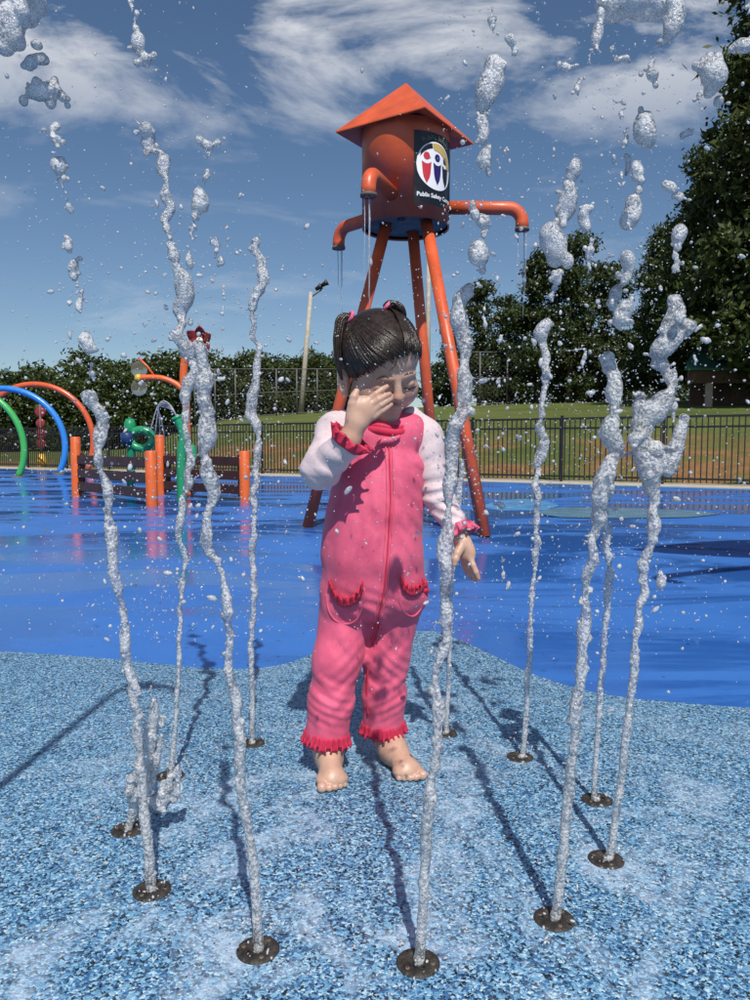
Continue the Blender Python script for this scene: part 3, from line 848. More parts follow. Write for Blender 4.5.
# ------------------------------------------------------------------ orange stalk with flower and drip branch
M_STALK = M_ORANGE
b = G(189, 497); D = b[1]
rt = root('flower_stalk', tuple(b), 'tall orange stalk with a red flower on top and a drip branch', 'water feature')
pp = [b, P(187, 440, D), P(186, 402, D), P(183.5, 376, D), P(186.5, 352, D), P(193, 346, D)]
MB().tube(spline(pp, 6), 0.055, 12).build('stalk', M_STALK, rt)
br = [P(185, 392, D), P(176, 384, D), P(163, 378.5, D), P(150, 377.5, D), P(139, 378, D)]
brn = MB().tube(spline(br, 5), 0.042, 10).build('branch', M_STALK, rt)
MB().tube([P(155, 377, D), P(147, 366, D), P(139, 358.5, D)], 0.016, 8).build('twig', M_STALK, brn)
MB().lathe([(0.068, -0.06), (0.075, 0.0), (0.068, 0.06)], P(185.3, 392, D), 14).build('collar', M_STEEL, rt)
hub = P(138.5, 378, D)
MB().ball(hub, 0.055, 10, 8).build('hub', col_paint('yellow_plastic', (0.75, 0.42, 0.03, 1)), brn)
t = NT('clear_plastic'); t.set(Base_Color=(0.75, 0.7, 0.55, 1), Roughness=0.12, Transmission_Weight=0.85, IOR=1.2); t.m.node_tree.nodes['Principled BSDF'].inputs['Alpha'].default_value = 0.55
for dy in (-8.5, 9.5):
    c = P(139, 378 + dy, D)
    MB().lathe([(0.001, -0.012), (0.10, -0.012), (0.115, 0.0), (0.10, 0.012), (0.001, 0.012)], c, 18, (np.array([1., 0, 0]), np.array([0, 0, 1.]), np.array([0, -1., 0]))).build('clear_disc', t.m, brn)
fc = P(200, 341, D); M_PET = col_paint('dark_red_petal', (0.20, 0.018, 0.015, 1))
for k in range(6):
    a = k * math.pi / 3 + 0.4; dd = np.array([math.cos(a), -0.25, math.sin(a)])
    sd = np.array([-math.sin(a), 0, math.cos(a)]); m = MB(); rows = []
    for i in range(6):
        q = i / 5; w = 0.075 * math.sin(math.pi * min(1, 0.15 + q * 0.8)); ctr = fc + dd * (0.03 + 0.16 * q) + np.array([0, -0.07 * q * q, 0])
        rows += [ctr - sd * w, ctr + np.array([0, 0.02, 0]), ctr + sd * w]
    fs = []
    for i in range(5):
        for j in range(2): fs.append((i * 3 + j, i * 3 + j + 1, i * 3 + j + 4, i * 3 + j + 3))
    m.add(rows, fs, True); pt = m.build('petal', M_PET, rt)
    so = pt.modifiers.new('thick', 'SOLIDIFY'); so.thickness = 0.012
MB().ball(fc + (0, -0.03, 0), 0.05, 10, 8).build('flower_centre', paint('cream_plastic', (0.8, 0.75, 0.6, 1), 0.3, 0.05, 4, 0), rt)

# ------------------------------------------------------------------ green spray features
M_GRN = col_paint('green_plastic', (0.015, 0.26, 0.11, 1))
M_NAVYP = col_paint('navy_plastic', (0.02, 0.05, 0.14, 1))
b = G(131, 493); D = b[1]
rt = root('ring_sprayer', tuple(b), 'green spray post with a ring-shaped pipe behind the brown fence', 'spray post')
MB().tube([b, P(131, 440, D), P(131, 430, D)], 0.06, 14).build('post', M_GRN, rt)
c = P(142, 439, D); k = D / FPX
MB().tube([c + np.array([11.0 * k * math.cos(q), -0.03, 9.2 * k * math.sin(q)]) for q in np.linspace(math.radians(200), math.radians(500), 30)], 0.058, 14).build('ring_pipe', M_GRN, rt)
m = MB(); hc = P(130, 427, D); m.lathe([(0.001, 0.13), (0.06, 0.12), (0.085, 0.04), (0.085, -0.05), (0.06, -0.1), (0.001, -0.1)], hc, 16); m.build('sprayer_head', M_GRN, rt)
m = MB(); m.lathe([(0.001, 0.02), (0.08, 0.02), (0.1, 0.0), (0.08, -0.16), (0.001, -0.16)], P(128.5, 434, D) + np.array([0, -0.06, 0]), 16); m.build('blue_cup', M_NAVYP, rt)
b = G(182, 505); D = b[1]
rt = root('spray_cane', tuple(b), 'green spray cane bending over and throwing thin arcs of water', 'spray cane')
pts = [b, P(181.5, 470, D), P(182, 448, D), P(184, 436, D), P(181, 425, D), P(177, 418, D)]
MB().tube(spline(pts, 6), 0.058, 14).build('pipe', M_GRN, rt)
MB().tube([P(176.2, 416.4, D), P(177.6, 419.4, D)], 0.064, 14).build('mouth', M_GRN, rt)
MB().tube(spline([P(182, 452, D), P(188, 446, D), P(193, 449, D), P(194, 460, D)], 5), 0.035, 10).build('side_pipe', M_GRN, rt)

# ------------------------------------------------------------------ two unseen sprayers, added beside the camera to cast shadows on the pad
b = np.array([-0.84, 0.71, 0.004])
rt = root('spray_cane', tuple(b), 'tall slender cane sprayer out of view, added to cast a hooked shadow on the pad', 'spray cane')  # added cane, leaning and hooked to shape its shadow
pts = [b, b + (0.19, 0, 1.0), b + (0.30, 0, 1.60), b + (0.345, 0.0, 1.80), b + (0.41, 0.01, 1.86), b + (0.48, 0.01, 1.83), b + (0.52, 0.01, 1.76)]
MB().tube(spline(pts, 6), 0.012, 12).build('pipe', M_GRN, rt)
MB().lathe([(0.001, 0.012), (0.04, 0.012), (0.045, 0.006), (0.045, 0.0)], b, 16).build('base_flange', M_STEEL, rt)
b = np.array([3.9, 2.9, 0.0])
rt = root('leaf_shadow_caster', tuple(b), 'giant leaf-shaped sprayer out of view, added with two drooping pipes to cast shadows on the pad', 'water feature')  # invented leaf and pipes, placed out of view for their wedge and line shadows
MB().tube(spline([b, b + (0.05, 0, 1.4), b + (-0.1, 0, 2.5), b + (-0.5, 0.05, 3.0)], 8), [0.07 - 0.0012 * i for i in range(25)], 12).build('stalk', M_GRN, rt)
m = MB(); rows = []; tip = b + np.array([-1.75, 0.1, 2.75])
for i in range(13):
    q = i / 12; ctr = b + np.array([0.3, 0, 3.05]) * (1 - q) + (tip - 0 * b) * q if False else (b + np.array([0.4, 0, 3.1])) * (1 - q) + tip * q
    w = 0.75 * math.sin(math.pi * min(1, 0.25 + 0.75 * (1 - q))) * (1 - q) ** 0.55 + 0.01
    for j in range(5): rows.append(ctr + np.array([0, (j - 2) / 2 * w, -0.12 * ((j - 2) / 2) ** 2]))
m.add(rows, [(i * 5 + j, i * 5 + j + 1, i * 5 + j + 6, i * 5 + j + 5) for i in range(12) for j in range(4)], True)
lf = m.build('leaf', M_GRN, rt); so = lf.modifiers.new('thick', 'SOLIDIFY'); so.thickness = 0.03
for e, mid_ in (((-2.0, -0.45, 2.05), (-1.1, -0.3, 2.35)), ((-0.9, -0.9, 1.9), (-0.5, -0.5, 2.3))):
    MB().tube(spline([b + (-0.05, 0, 2.3), b + mid_, b + e, b + np.array(e) + (-0.06, -0.02, -0.2)], 8), 0.045, 10).build('drooping_pipe', M_GRN, rt)
# ------------------------------------------------------------------ water
def m_water(name, lo, hi, bscale, glass=0.35, bstr=0.4):
    t = NT(name)
    n = t.noise(bscale, 5, 0.7, dist=0.8)
    cells = t.vor(bscale * 1.3, 'Distance')
    h = t.math('ADD', t.math('MULTIPLY', n, 0.8), t.math('MULTIPLY', cells, -0.7))
    nb = t.bump(h, bstr, 0.006)
    gl = t.n.new('ShaderNodeBsdfGlass'); gl.inputs['IOR'].default_value = 1.2; gl.inputs['Roughness'].default_value = 0.04
    gl.inputs['Color'].default_value = (0.96, 0.98, 1.0, 1); t.l.new(nb, gl.inputs['Normal'])
    df = t.n.new('ShaderNodeBsdfDiffuse'); df.inputs['Color'].default_value = (0.96, 0.97, 0.99, 1); t.l.new(nb, df.inputs['Normal'])
    tl = t.n.new('ShaderNodeBsdfTranslucent'); tl.inputs['Color'].default_value = (0.95, 0.97, 1.0, 1); t.l.new(nb, tl.inputs['Normal'])
    m1 = t.n.new('ShaderNodeMixShader'); m1.inputs[0].default_value = 0.42; t.l.new(df.outputs[0], m1.inputs[1]); t.l.new(tl.outputs[0], m1.inputs[2])
    tp = t.n.new('ShaderNodeBsdfTransparent'); tp.inputs[0].default_value = (0.97, 0.985, 1, 1)
    m0 = t.n.new('ShaderNodeMixShader'); m0.inputs[0].default_value = 1 - glass
    t.l.new(gl.outputs[0], m0.inputs[1]); t.l.new(tp.outputs[0], m0.inputs[2])
    m3 = t.n.new('ShaderNodeMixShader')
    f = t.math('ADD', t.math('MULTIPLY', t.noise(bscale * 1.1, 3, 0.7), 0.65), t.math('MULTIPLY', t.noise(bscale * 0.25, 3, 0.6), 0.35))
    f = t.ramp(f, [(0.42, lo), (0.56, hi)])
    t.l.new(f, m3.inputs[0]); t.l.new(m0.outputs[0], m3.inputs[1]); t.l.new(m1.outputs[0], m3.inputs[2])
    gs = t.n.new('ShaderNodeBsdfGlossy'); gs.inputs['Roughness'].default_value = 0.16; t.l.new(nb, gs.inputs['Normal'])
    fr = t.n.new('ShaderNodeFresnel'); fr.inputs['IOR'].default_value = 1.38; t.l.new(nb, fr.inputs['Normal'])
    m2 = t.n.new('ShaderNodeMixShader'); t.l.new(fr.outputs[0], m2.inputs[0]); t.l.new(m3.outputs[0], m2.inputs[1]); t.l.new(gs.outputs[0], m2.inputs[2])
    t.l.new(m2.outputs[0], t.out.inputs[0]); t.n.remove(t.b)
    return t.m
def ripple(V, F, amp, sc, seed):                 # small lumps over a water surface
    N = np.zeros_like(V); a, b, c = V[F[:, 0]], V[F[:, 1]], V[F[:, 2]]; fn = np.cross(b - a, c - a)
    for k in range(F.shape[1]): np.add.at(N, F[:, k], fn)
    N /= np.linalg.norm(N, axis=1)[:, None] + 1e-9
    r = np.random.default_rng(seed); d = np.zeros(len(V))
    for o in range(9):
        k = r.normal(size=3); k = k / np.linalg.norm(k) * sc * (0.6 + 0.28 * o); d += np.sin(V @ k + r.uniform(0, 6) + 1.5 * np.sin(V @ (k[[1, 2, 0]] * 0.5))) / (1 + 0.15 * o)
    return V + N * (d * amp * 0.45)[:, None]
M_JET = m_water('aerated_water', 0.10, 0.88, 190, 0.45, 0.5)
M_DROP = m_water('water_drop', 0.14, 0.95, 230, 0.45, 0.4)
M_SPRAY = m_water('spray_water', 0.30, 0.8, 500, 0.6, 0.0)
M_THIN = m_water('thin_water', 0.25, 0.6, 200)
M_NOZ = paint('dark_bronze', (0.040, 0.034, 0.029, 1), 0.55, 0.6, 70, 0.5, 140, metal=0.1)

# nozzle, path up the picture as (px, py, half width px), loose blobs higher up
JETS = [
 ((152, 893), [(151, 884, 9), (147, 840, 9), (143, 795, 9), (140, 755, 9), (133, 690, 8), (125, 640, 7.5), (118, 590, 7), (113, 530, 7), (105, 470, 8), (97, 420, 9), (91, 397, 8.5)],
  [(92, 372, 6, 9), (87, 342, 11, 11), (80, 302, 6, 12), (75, 275, 8, 14), (68, 245, 6, 8), (70, 209, 4, 5), (64, 186, 7, 8), (58, 172, 9, 10), (55, 136, 9, 13), (46, 93, 17, 13), (36, 62, 11, 9), (14, 22, 23, 24)],
  'wavering water jet with a dark nozzle, nearest the splashing low jet'),
 ((128, 832), [(129, 826, 6), (136, 800, 9), (142, 775, 12), (148, 745, 12), (152, 718, 9), (154, 700, 4)], [(162, 722, 5, 6), (150, 690, 3, 4)],
  'short splashing jet that breaks up at knee height'),
 ((170, 778), [(171, 771, 5), (175, 730, 4.5), (178, 680, 4), (179, 640, 4), (180, 600, 4.5), (183, 560, 5), (181, 520, 5), (186, 480, 6), (187, 430, 6), (190, 385, 7), (187, 340, 10), (183, 290, 12), (176, 250, 7), (170, 215, 8), (165, 182, 5), (160, 155, 12), (150, 128, 11)],
  [(142, 51, 13, 13), (136, 24, 6, 12), (131, 4, 5, 9)], 'slender water jet in front of the green spray cane'),
 ((258, 953), [(258, 942, 8.5), (254, 880, 8.5), (246, 820, 9), (240, 770, 8.5), (236, 720, 8), (231, 670, 8), (228, 620, 8.5), (222, 580, 7), (212, 545, 8), (209, 520, 7), (215, 490, 9), (206, 455, 9.5), (200, 425, 11), (203, 385, 9), (200, 360, 10), (199, 345, 9)],
  [(198, 205, 11, 13), (192, 232, 5, 9), (190, 262, 6, 12), (206, 178, 7, 8), (209, 143, 11, 9), (208, 152, 6, 7), (216, 248, 6, 9), (221, 261, 5, 5), (223, 300, 3, 22), (222, 345, 3, 20), (221, 380, 6, 4), (228, 240, 3, 3), (226, 228, 3, 3)],
  'tall bent water jet passing in front of the brown fence'),
 ((252, 745), [(252, 738, 5), (252, 690, 5), (251, 640, 5), (253, 590, 5), (252, 550, 5), (255, 520, 6), (254, 480, 5.5), (257, 440, 5), (255, 410, 6.5), (256, 380, 5), (258, 350, 4.5), (252, 330, 5), (256, 300, 7), (262, 280, 7), (258, 255, 8), (257, 240, 6)], [],
  'straight thin water jet beside the right orange fence post'),
 ((445, 735), [(446, 730, 4.5), (448, 690, 4.5), (450, 640, 4.5), (452, 590, 5), (456, 545, 5), (459, 500, 5), (462, 460, 5)], [], 'thin water jet rising behind the girl\'s left hand'),
 ((418, 966), [(420, 953, 9), (423, 900, 9), (427, 840, 9.5), (432, 780, 9), (437, 720, 9), (440, 680, 9), (446, 640, 11), (442, 590, 8), (447, 540, 9), (452, 490, 8.5), (452, 450, 9), (460, 410, 11), (462, 380, 7), (467, 345, 9), (464, 312, 11), (468, 287, 8)],
  [(480, 255, 11, 18), (483, 225, 9, 11), (474, 212, 7, 9), (487, 160, 9, 15), (482, 132, 8, 13), (490, 84, 17, 18), (512, 45, 7, 10), (492, 20, 5, 14), (485, 320, 4, 20), (484, 380, 6, 5), (499, 380, 4, 4), (500, 340, 4, 4), (516, 395, 3, 3), (499, 161, 5, 5), (506, 150, 4, 4)],
  'thick water jet in front of the girl\'s left arm'),
 ((554, 922), [(557, 908, 8.5), (562, 860, 9), (567, 800, 9), (573, 740, 8.5), (577, 700, 8), (583, 650, 9), (588, 610, 8), (592, 570, 9), (596, 530, 9.5), (603, 490, 12), (612, 450, 12), (606, 420, 12), (615, 385, 9), (614, 355, 10)],
  [(623, 315, 13, 14), (615, 300, 9, 13), (627, 268, 11, 15), (630, 215, 14, 14), (638, 180, 10, 16), (627, 165, 6, 11), (646, 130, 13, 16), (625, 140, 6, 8), (653, 72, 10, 15), (622, 115, 5, 5), (640, 6, 34, 22), (672, 20, 12, 18), (623, 60, 7, 6), (566, 66, 8, 6), (598, 30, 8, 22), (590, 58, 4, 8), (612, 50, 4, 4), (632, 300, 4, 5), (621, 103, 5, 4), (578, 88, 6, 8)],
  'heavy lumpy water jet just left of the doubled thin jet'),
 ((597, 802), [(594, 796, 5), (597, 740, 5), (602, 680, 5), (604, 640, 5), (608, 590, 6), (608, 550, 6), (607, 505, 7), (610, 470, 7)], [], 'thin water jet joining the heavy lumpy jet from behind'),
 ((606, 862), [(611, 850, 7.5), (621, 780, 7), (628, 720, 7), (634, 660, 7), (640, 610, 7), (647, 560, 8), (653, 510, 9), (656, 470, 12), (648, 435, 13), (656, 400, 14), (665, 360, 15), (668, 325, 12), (667, 300, 9)],
  [(660, 580, 7, 8), (660, 450, 17, 10), (640, 437, 10, 9), (676, 325, 9, 12), (681, 315, 6, 8), (672, 405, 7, 20), (675, 262, 6, 12), (678, 238, 9, 11), (682, 198, 9, 6), (672, 187, 9, 7), (710, 75, 15, 19), (742, 48, 10, 9), (686, 134, 6, 5), (695, 360, 4, 4), (690, 330, 7, 4), (675, 387, 6, 8), (640, 395, 7, 6), (632, 455, 9, 6), (750, 5, 6, 8), (700, 95, 5, 6)],
  'forked water jet in front of the big dark tree'),
 ((520, 759), [(523, 752, 5), (527, 700, 5), (530, 640, 5), (534, 580, 5), (537, 520, 5), (536, 480, 6), (543, 440, 7), (540, 412, 6), (548, 375, 8), (546, 335, 8), (548, 322, 6)],
  [(553, 292, 7, 9), (556, 278, 6, 6), (553, 245, 15, 22), (566, 205, 13, 22), (573, 175, 9, 12), (585, 218, 9, 12), (590, 255, 6, 17), (584, 362, 5, 12), (580, 350, 12, 3), (592, 392, 6, 4), (500, 505, 6, 5), (503, 575, 3, 9), (502, 560, 3, 3)],
  'slender water jet in front of the pale wave marking'),
]
ring_c = np.mean([G(*j[0])[:2] for j in JETS], axis=0)
noz_me = None
for ji, (nz, path, blobs, label) in enumerate(JETS):
    g = G(*nz); rr = random.Random(ji + 11)
    where = label
    # ---- nozzle plate
    nr = root('spray_nozzle', (g[0], g[1], 0.004), 'round bronze floor nozzle under the ' + {0: 'jet beside the short splashing one', 1: 'short splashing jet', 2: 'slender jet in line with the green cane', 3: 'tall bent jet',
         4: 'straight thin jet by the orange post', 5: 'thin jet behind the girl\'s left hand', 6: 'thick jet before the girl\'s left arm', 7: 'heavy lumpy jet', 8: 'thin jet that joins the heavy one', 9: 'forked jet', 10: 'slender jet before the pale marking'}[ji], 'nozzle', 'floor nozzles in a ring')
    R0 = 0.0275
    m = MB(); m.lathe([(R0 + 0.003, -0.002), (R0 + 0.003, 0.0015), (R0, 0.003), (0.014, 0.0035), (0.0135, 0.001), (0.001, 0.001)], np.array([g[0], g[1], 0.004]), 28)
    pl = m.build('plate', M_NOZ, nr)
    for k in range(3):
        a = k * 2.094 + ji; MB().lathe([(0.003, 0.003), (0.003, 0.0045), (0.001, 0.0045)], np.array([g[0] + 0.021 * math.cos(a), g[1] + 0.021 * math.sin(a), 0.004]), 8).build('screw', M_STEEL, nr)
    # ---- jet: leans outward from the ring
    out = (g[:2] - ring_c); lean = out[1] * 0.10
    Yat = lambda py: g[1] + lean * max(0, (nz[1] - py) / 700.0)
    jr = root('water_jet', (g[0], g[1], 0.008), label, 'water jet', 'water jets in a ring')
    ctrl = [np.array([*P(px, py, Yat(py)), w * Yat(py) / FPX]) for px, py, w in path]
    ctrl.insert(0, np.array([g[0], g[1], 0.006, 0.010]))
    sm = spline(ctrl, 12)
    lo = np.min([q[:3] for q in sm], 0) - 0.05; hi = np.max([q[:3] for q in sm], 0) + 0.05; lo[2] = -0.004
    Fd = Field(lo, hi, 0.0027)
    L = 0.0; prev = None; prev2 = None
    for i, q in enumerate(sm):
        p = q[:3].copy(); r0 = max(0.0026, q[3] * 0.50)
        hgt = min(1.0, max(0, p[2] / 0.25))                       # laminar near the nozzle, lumpy above
        if prev is not None: L += np.linalg.norm(p - prev[0])
        hg2 = min(1.0, max(0.35, p[2] / 0.7)); f = 1.0 + hgt * hg2 * (0.55 * vnoise(L * 34, ji) + 0.45 * vnoise(L * 72, ji + 30))
        off = np.array([vnoise(L * 17, ji + 50) + 0.8 * vnoise(L * 38, ji + 55), vnoise(L * 20, ji + 70), 0]) * r0 * 1.2 * hgt * hg2
        cur = (p, p + off, r0 * max(0.26, f))
        if prev is not None: Fd.cap(prev[1], cur[1], prev[2], cur[2], 0.004)
        if rr.random() < 0.5 * hgt:                                # lumps clinging to the stream
            a = rr.uniform(0, 6.28); dd = np.array([math.cos(a), math.sin(a) * 0.7, rr.uniform(-0.6, 0.6)])
            Fd.ell(cur[1] + dd * r0 * rr.uniform(0.6, 1.7), np.array([1, 1, rr.uniform(0.9, 1.7)]) * r0 * rr.uniform(0.28, 0.6), 0.005)
        if hgt >= 1.0 and rr.random() < 0.10:                       # a short finger thrown off the stream
            a = rr.uniform(0, 6.28); dd = np.array([math.cos(a), 0.6 * math.sin(a), rr.uniform(-0.2, 0.9)]); ln = r0 * rr.uniform(1.6, 3.6)
            Fd.cap(cur[1], cur[1] + dd * ln, r0 * 0.35, r0 * 0.13, 0.004); Fd.ell(cur[1] + dd * ln, (r0 * 0.24, r0 * 0.24, r0 * 0.32), 0.003)
        if p[2] > 0.42 and i % 2 == 0:                              # a thinner strand winding round the main one
            hs = min(1.0, (p[2] - 0.42) / 0.3); a2 = L * 13 + ji
            s2 = (cur[1] + np.array([math.cos(a2), 0.7 * math.sin(a2), 0]) * r0 * (1.0 + 0.7 * vnoise(L * 9, ji + 90)) * hs, r0 * (0.30 + 0.22 * vnoise(L * 28, ji + 40)))
            if i > 2 and prev2 is not None and vnoise(L * 7, ji + 21) > -0.35: Fd.cap(prev2[0], s2[0], prev2[1], s2[1], 0.003)
            prev2 = s2
        prev = cur
    if ji == 1:                                                    # the burst of splashes round the short jet
        for (x0, y0, x1, y1, w) in ((150, 790, 162, 735, 5), (160, 800, 176, 770, 6), (175, 800, 190, 735, 4), (165, 795, 196, 790, 4), (132, 800, 131, 775, 6), (148, 800, 165, 812, 5), (180, 792, 183, 760, 5)):
            a, b = P(x0, y0, g[1] - 0.02), P(x1, y1, g[1] - 0.03)
            for k in range(12):
                q0, q1 = a + (b - a) * k / 12, a + (b - a) * (k + 1) / 12; w0 = w * g[1] / FPX * (1.0 - 0.05 * k)
                Fd.cap(q0 + np.array([rr.uniform(-1, 1), rr.uniform(-1, 1), rr.uniform(-1, 1)]) * 0.006, q1, w0 * rr.uniform(0.4, 1.2), w0 * rr.uniform(0.4, 1.0), 0.004)
    if ji == 9:                                                    # the fork
        for seg in ([(650, 478, 8), (640, 440, 8), (640, 400, 5)], [(668, 470, 8), (678, 440, 6), (684, 418, 4)], [(660, 350, 9), (680, 330, 8), (692, 326, 4)]):
            qs = spline([np.array([*P(x, y, Yat(y)), w * Yat(y) / FPX]) for x, y, w in seg], 10)
            for a, b in zip(qs[:-1], qs[1:]): Fd.cap(a[:3], b[:3], a[3] * rr.uniform(0.7, 1.2), b[3] * rr.uniform(0.7, 1.2), 0.005)
    Vv, Qq = Fd.mesh(); Vv = ripple(Vv, Qq, 0.0006, 300, ji)
    obj_of('stream', mesh_np('stream', Vv - np.array([g[0], g[1], 0.008]), Qq, M_JET), jr)
    # ---- loose blobs of the same jet, higher up
    for (px, py, rx, ry) in blobs:
        Y = Yat(py) + rr.uniform(-0.05, 0.05); c = P(px, py, Y); k = Y / FPX
        R = max(rx, ry) * k * 1.7 + 0.008; Fb = Field(c - R, c + R, max(0.0016, R / 26))
        mn = min(rx, ry); n = max(4, int((rx + ry) / 3.2)); tall = ry >= rx
        walk = np.array([rr.uniform(-0.3, 0.3) * rx, 0, (ry if tall else rr.uniform(-0.2, 0.2) * ry) * 0.8]) if tall else np.array([-rx * 0.75, 0, rr.uniform(-0.4, 0.4) * ry])
        prevb = None; lob = rr.uniform(0, 6)
        for q in range(n):                                          # a wandering string of lobes, thick and thin
            f = q / (n - 1); base = np.array([0, 0, ry * 0.85 * (1 - 2 * f)]) if tall else np.array([rx * 0.85 * (2 * f - 1), 0, 0])
            wob = np.array([math.sin(lob + f * 5.0) * rx * (0.28 if tall else 0.1), rr.uniform(-0.3, 0.3) * mn, math.cos(lob + f * 4.0) * ry * (0.06 if tall else 0.3)])
            env = math.sin(math.pi * (0.18 + 0.70 * f)) ** 0.8
            w = mn * k * env * rr.uniform(0.34, 0.80) if rr.random() > 0.22 else mn * k * env * rr.uniform(0.14, 0.3)
            cc = c + (base + wob) * k
            Fb.ell(cc, (w, w * 0.9, w * rr.uniform(0.8, 1.5)), min(0.010, w * 0.7))
            if prevb is not None: Fb.cap(prevb[0], cc, prevb[1] * 0.55, w * 0.55, min(0.008, w * 0.6))
            if rr.random() < 0.5:
                a = rr.uniform(0, 6.28); w2 = mn * k * rr.uniform(0.15, 0.4)
                Fb.ell(cc + np.array([math.cos(a), rr.uniform(-0.5, 0.5), math.sin(a)]) * mn * k * rr.uniform(0.5, 0.95), (w2, w2, w2 * rr.uniform(0.7, 1.4)), min(0.006, w2 * 0.7))
            prevb = (cc, w)
        Vv, Qq = Fb.mesh()
        if len(Vv): Vv = ripple(Vv, Qq, 0.0004, 220, ji)
        if len(Vv): obj_of('water_drop', mesh_np('water_drop', Vv - np.array([g[0], g[1], 0.008]), Qq, M_DROP), jr)

# ------------------------------------------------------------------ fine spray in the air
ico_v, ico_f = [], []
ph = (1 + 5 ** 0.5) / 2
for a, b in ((1, ph), (-1, ph), (1, -ph), (-1, -ph)): ico_v += [(a, b, 0), (0, a, b), (b, 0, a)]
ico_v = np.array(ico_v, float); ico_v /= np.linalg.norm(ico_v[0])
for i in range(12):
    for j in range(i + 1, 12):
        for k in range(j + 1, 12):
            a, b, c = ico_v[i], ico_v[j], ico_v[k]
            if max(np.linalg.norm(a - b), np.linalg.norm(b - c), np.linalg.norm(a - c)) < 1.2:
                ico_f.append((i, j, k) if np.dot(np.cross(b - a, c - a), a) > 0 else (i, k, j))
ico_f = np.array(ico_f)
mid = {}; v2 = [tuple(v) for v in ico_v]; f2 = []
def midp(i, j):
    key = (min(i, j), max(i, j))
    if key not in mid:
        q = (np.array(v2[i]) + np.array(v2[j])) / 2; mid[key] = len(v2); v2.append(tuple(q / np.linalg.norm(q)))
    return mid[key]
for i, j, k in ico_f:
    a, b, c = midp(i, j), midp(j, k), midp(k, i); f2 += [(i, a, c), (j, b, a), (k, c, b), (a, b, c)]
ico2_v, ico2_f = np.array(v2), np.array(f2)
def drops(C, Rr, fine):
    bv, bf = (ico2_v, ico2_f) if fine else (ico_v, ico_f)
    n = len(C); ax = rng.normal(size=(n, 1, 3)) + np.array([0, 0, 0.8]); ax /= np.linalg.norm(ax, axis=2)[:, :, None]
    st = 1.5 * rng.random((n, 1, 1)) ** 2; W = bv[None] * (1 + 0.25 * np.sin(7 * bv[None] @ rng.normal(size=(n, 3, 3))).mean(2)[:, :, None])
    W = W + ax * (W * ax).sum(2)[:, :, None] * st
    V = C[:, None, :] + W * Rr[:, None, None]
    F = bf[None] + (np.arange(n) * len(bv))[:, None, None]
    return V.reshape(-1, 3), F.reshape(-1, 3)
C, Rr = [], []
for i in range(9000):
    j = JETS[rng.integers(len(JETS))]; py = float(np.clip(rng.normal(430, 190), -15, 900)) if i % 5 else float(rng.uniform(-10, 660))
    if py > 640 and rng.random() < 0.75: continue
    px = float(rng.uniform(-10, 760)) if i % 3 == 0 else float(np.interp(py, [p[1] for p in j[1]][::-1], [p[0] for p in j[1]][::-1]) + rng.normal(0, 45 if i % 3 == 1 else 14))
    if 60 < px < 440 and py < 260 and rng.random() < 0.6: continue
    Y = float(rng.uniform(0.85, 2.1)) if i % 4 else float(rng.uniform(0.6, 3.0))
    p = P(px, py, Y)
    if p[2] < 0.02: continue
    # keep the space that the girl fills clear
    if 1.42 < Y < 1.8 and 290 < px < 440 and 290 < py: Y = 1.2; p = P(px, py, Y)
    C.append(p); Rr.append(min(0.0032, 0.00042 + 0.00048 * rng.pareto(2.3) + 0.0003 * rng.random()) * (0.6 + 0.4 * Y))
for j in JETS:                                   # spatter low round each nozzle
    g = G(*j[0])
    for k in range(70):
        a = rng.uniform(0, 6.283); d = abs(rng.normal(0, 0.10)) + 0.012
        C.append(np.array([g[0] + d * math.cos(a), g[1] + d * math.sin(a), 0.007 + abs(rng.normal(0, 0.03)) * max(0.1, 1 - d / 0.25)])); Rr.append(rng.uniform(0.0006, 0.0021))
V, F = drops(np.array(C), np.array(Rr), True)
sp = obj_of('spray', mesh_np('spray', V, F, M_SPRAY)); tag(sp, 'fine spray of tiny water drops hanging all around the jets', 'spray', kind='stuff')

# thin arcs from the green cane and trickles from the tower spouts
b = G(182, 505); D = b[1]
arcs = MB()
for k in range(4):
    e = P(150 + 5 * k, 432 + 3 * k, D + 0.15 * k); s0 = P(176.5, 416.5, D); mid_ = P(163 - 2 * k, 401 + 2.0 * k, D + 0.07 * k)
    arcs.tube(spline([s0, P(171, 406 + k, D), mid_, (mid_ + e) / 2 + (0, 0, 0.08), e], 6), [0.011 - 0.0002 * i for i in range(25)], 6)
o = arcs.build('cane_water', M_THIN, None, tuple(b)); tag(o, 'thin arcs of water falling from the green spray cane', 'water arcs')
for ang, L, lab in ((2, 1.0, 'right'), (133, 0.88, 'left rear'), (250, 0.90, 'front')):
    a = math.radians(ang); e = np.array([TC[0] + L * math.cos(a), TC[1] + L * math.sin(a), zp - 0.18])
    m = MB()
    for k in range(3):
        o_ = np.array([rng.uniform(-0.03, 0.03), rng.uniform(-0.03, 0.03), 0])
        Lk = rng.uniform(0.35, 0.9)
        m.tube([e + o_ - np.array([0, 0, Lk * i / 10]) + np.array([0.004 * vnoise(i * 0.8, k), 0, 0]) for i in range(11)], [max(0.0012, 0.0055 - 0.0004 * i) for i in range(11)], 6)
    o = m.build('trickle', M_THIN, None, tuple(e)); tag(o, {'right': 'thin trickle from the spout beside the logo panel', 'left rear': 'thin trickle from the spout behind the tower leg', 'front': 'thin trickle from the spout over the tank front'}[lab], 'water trickle')
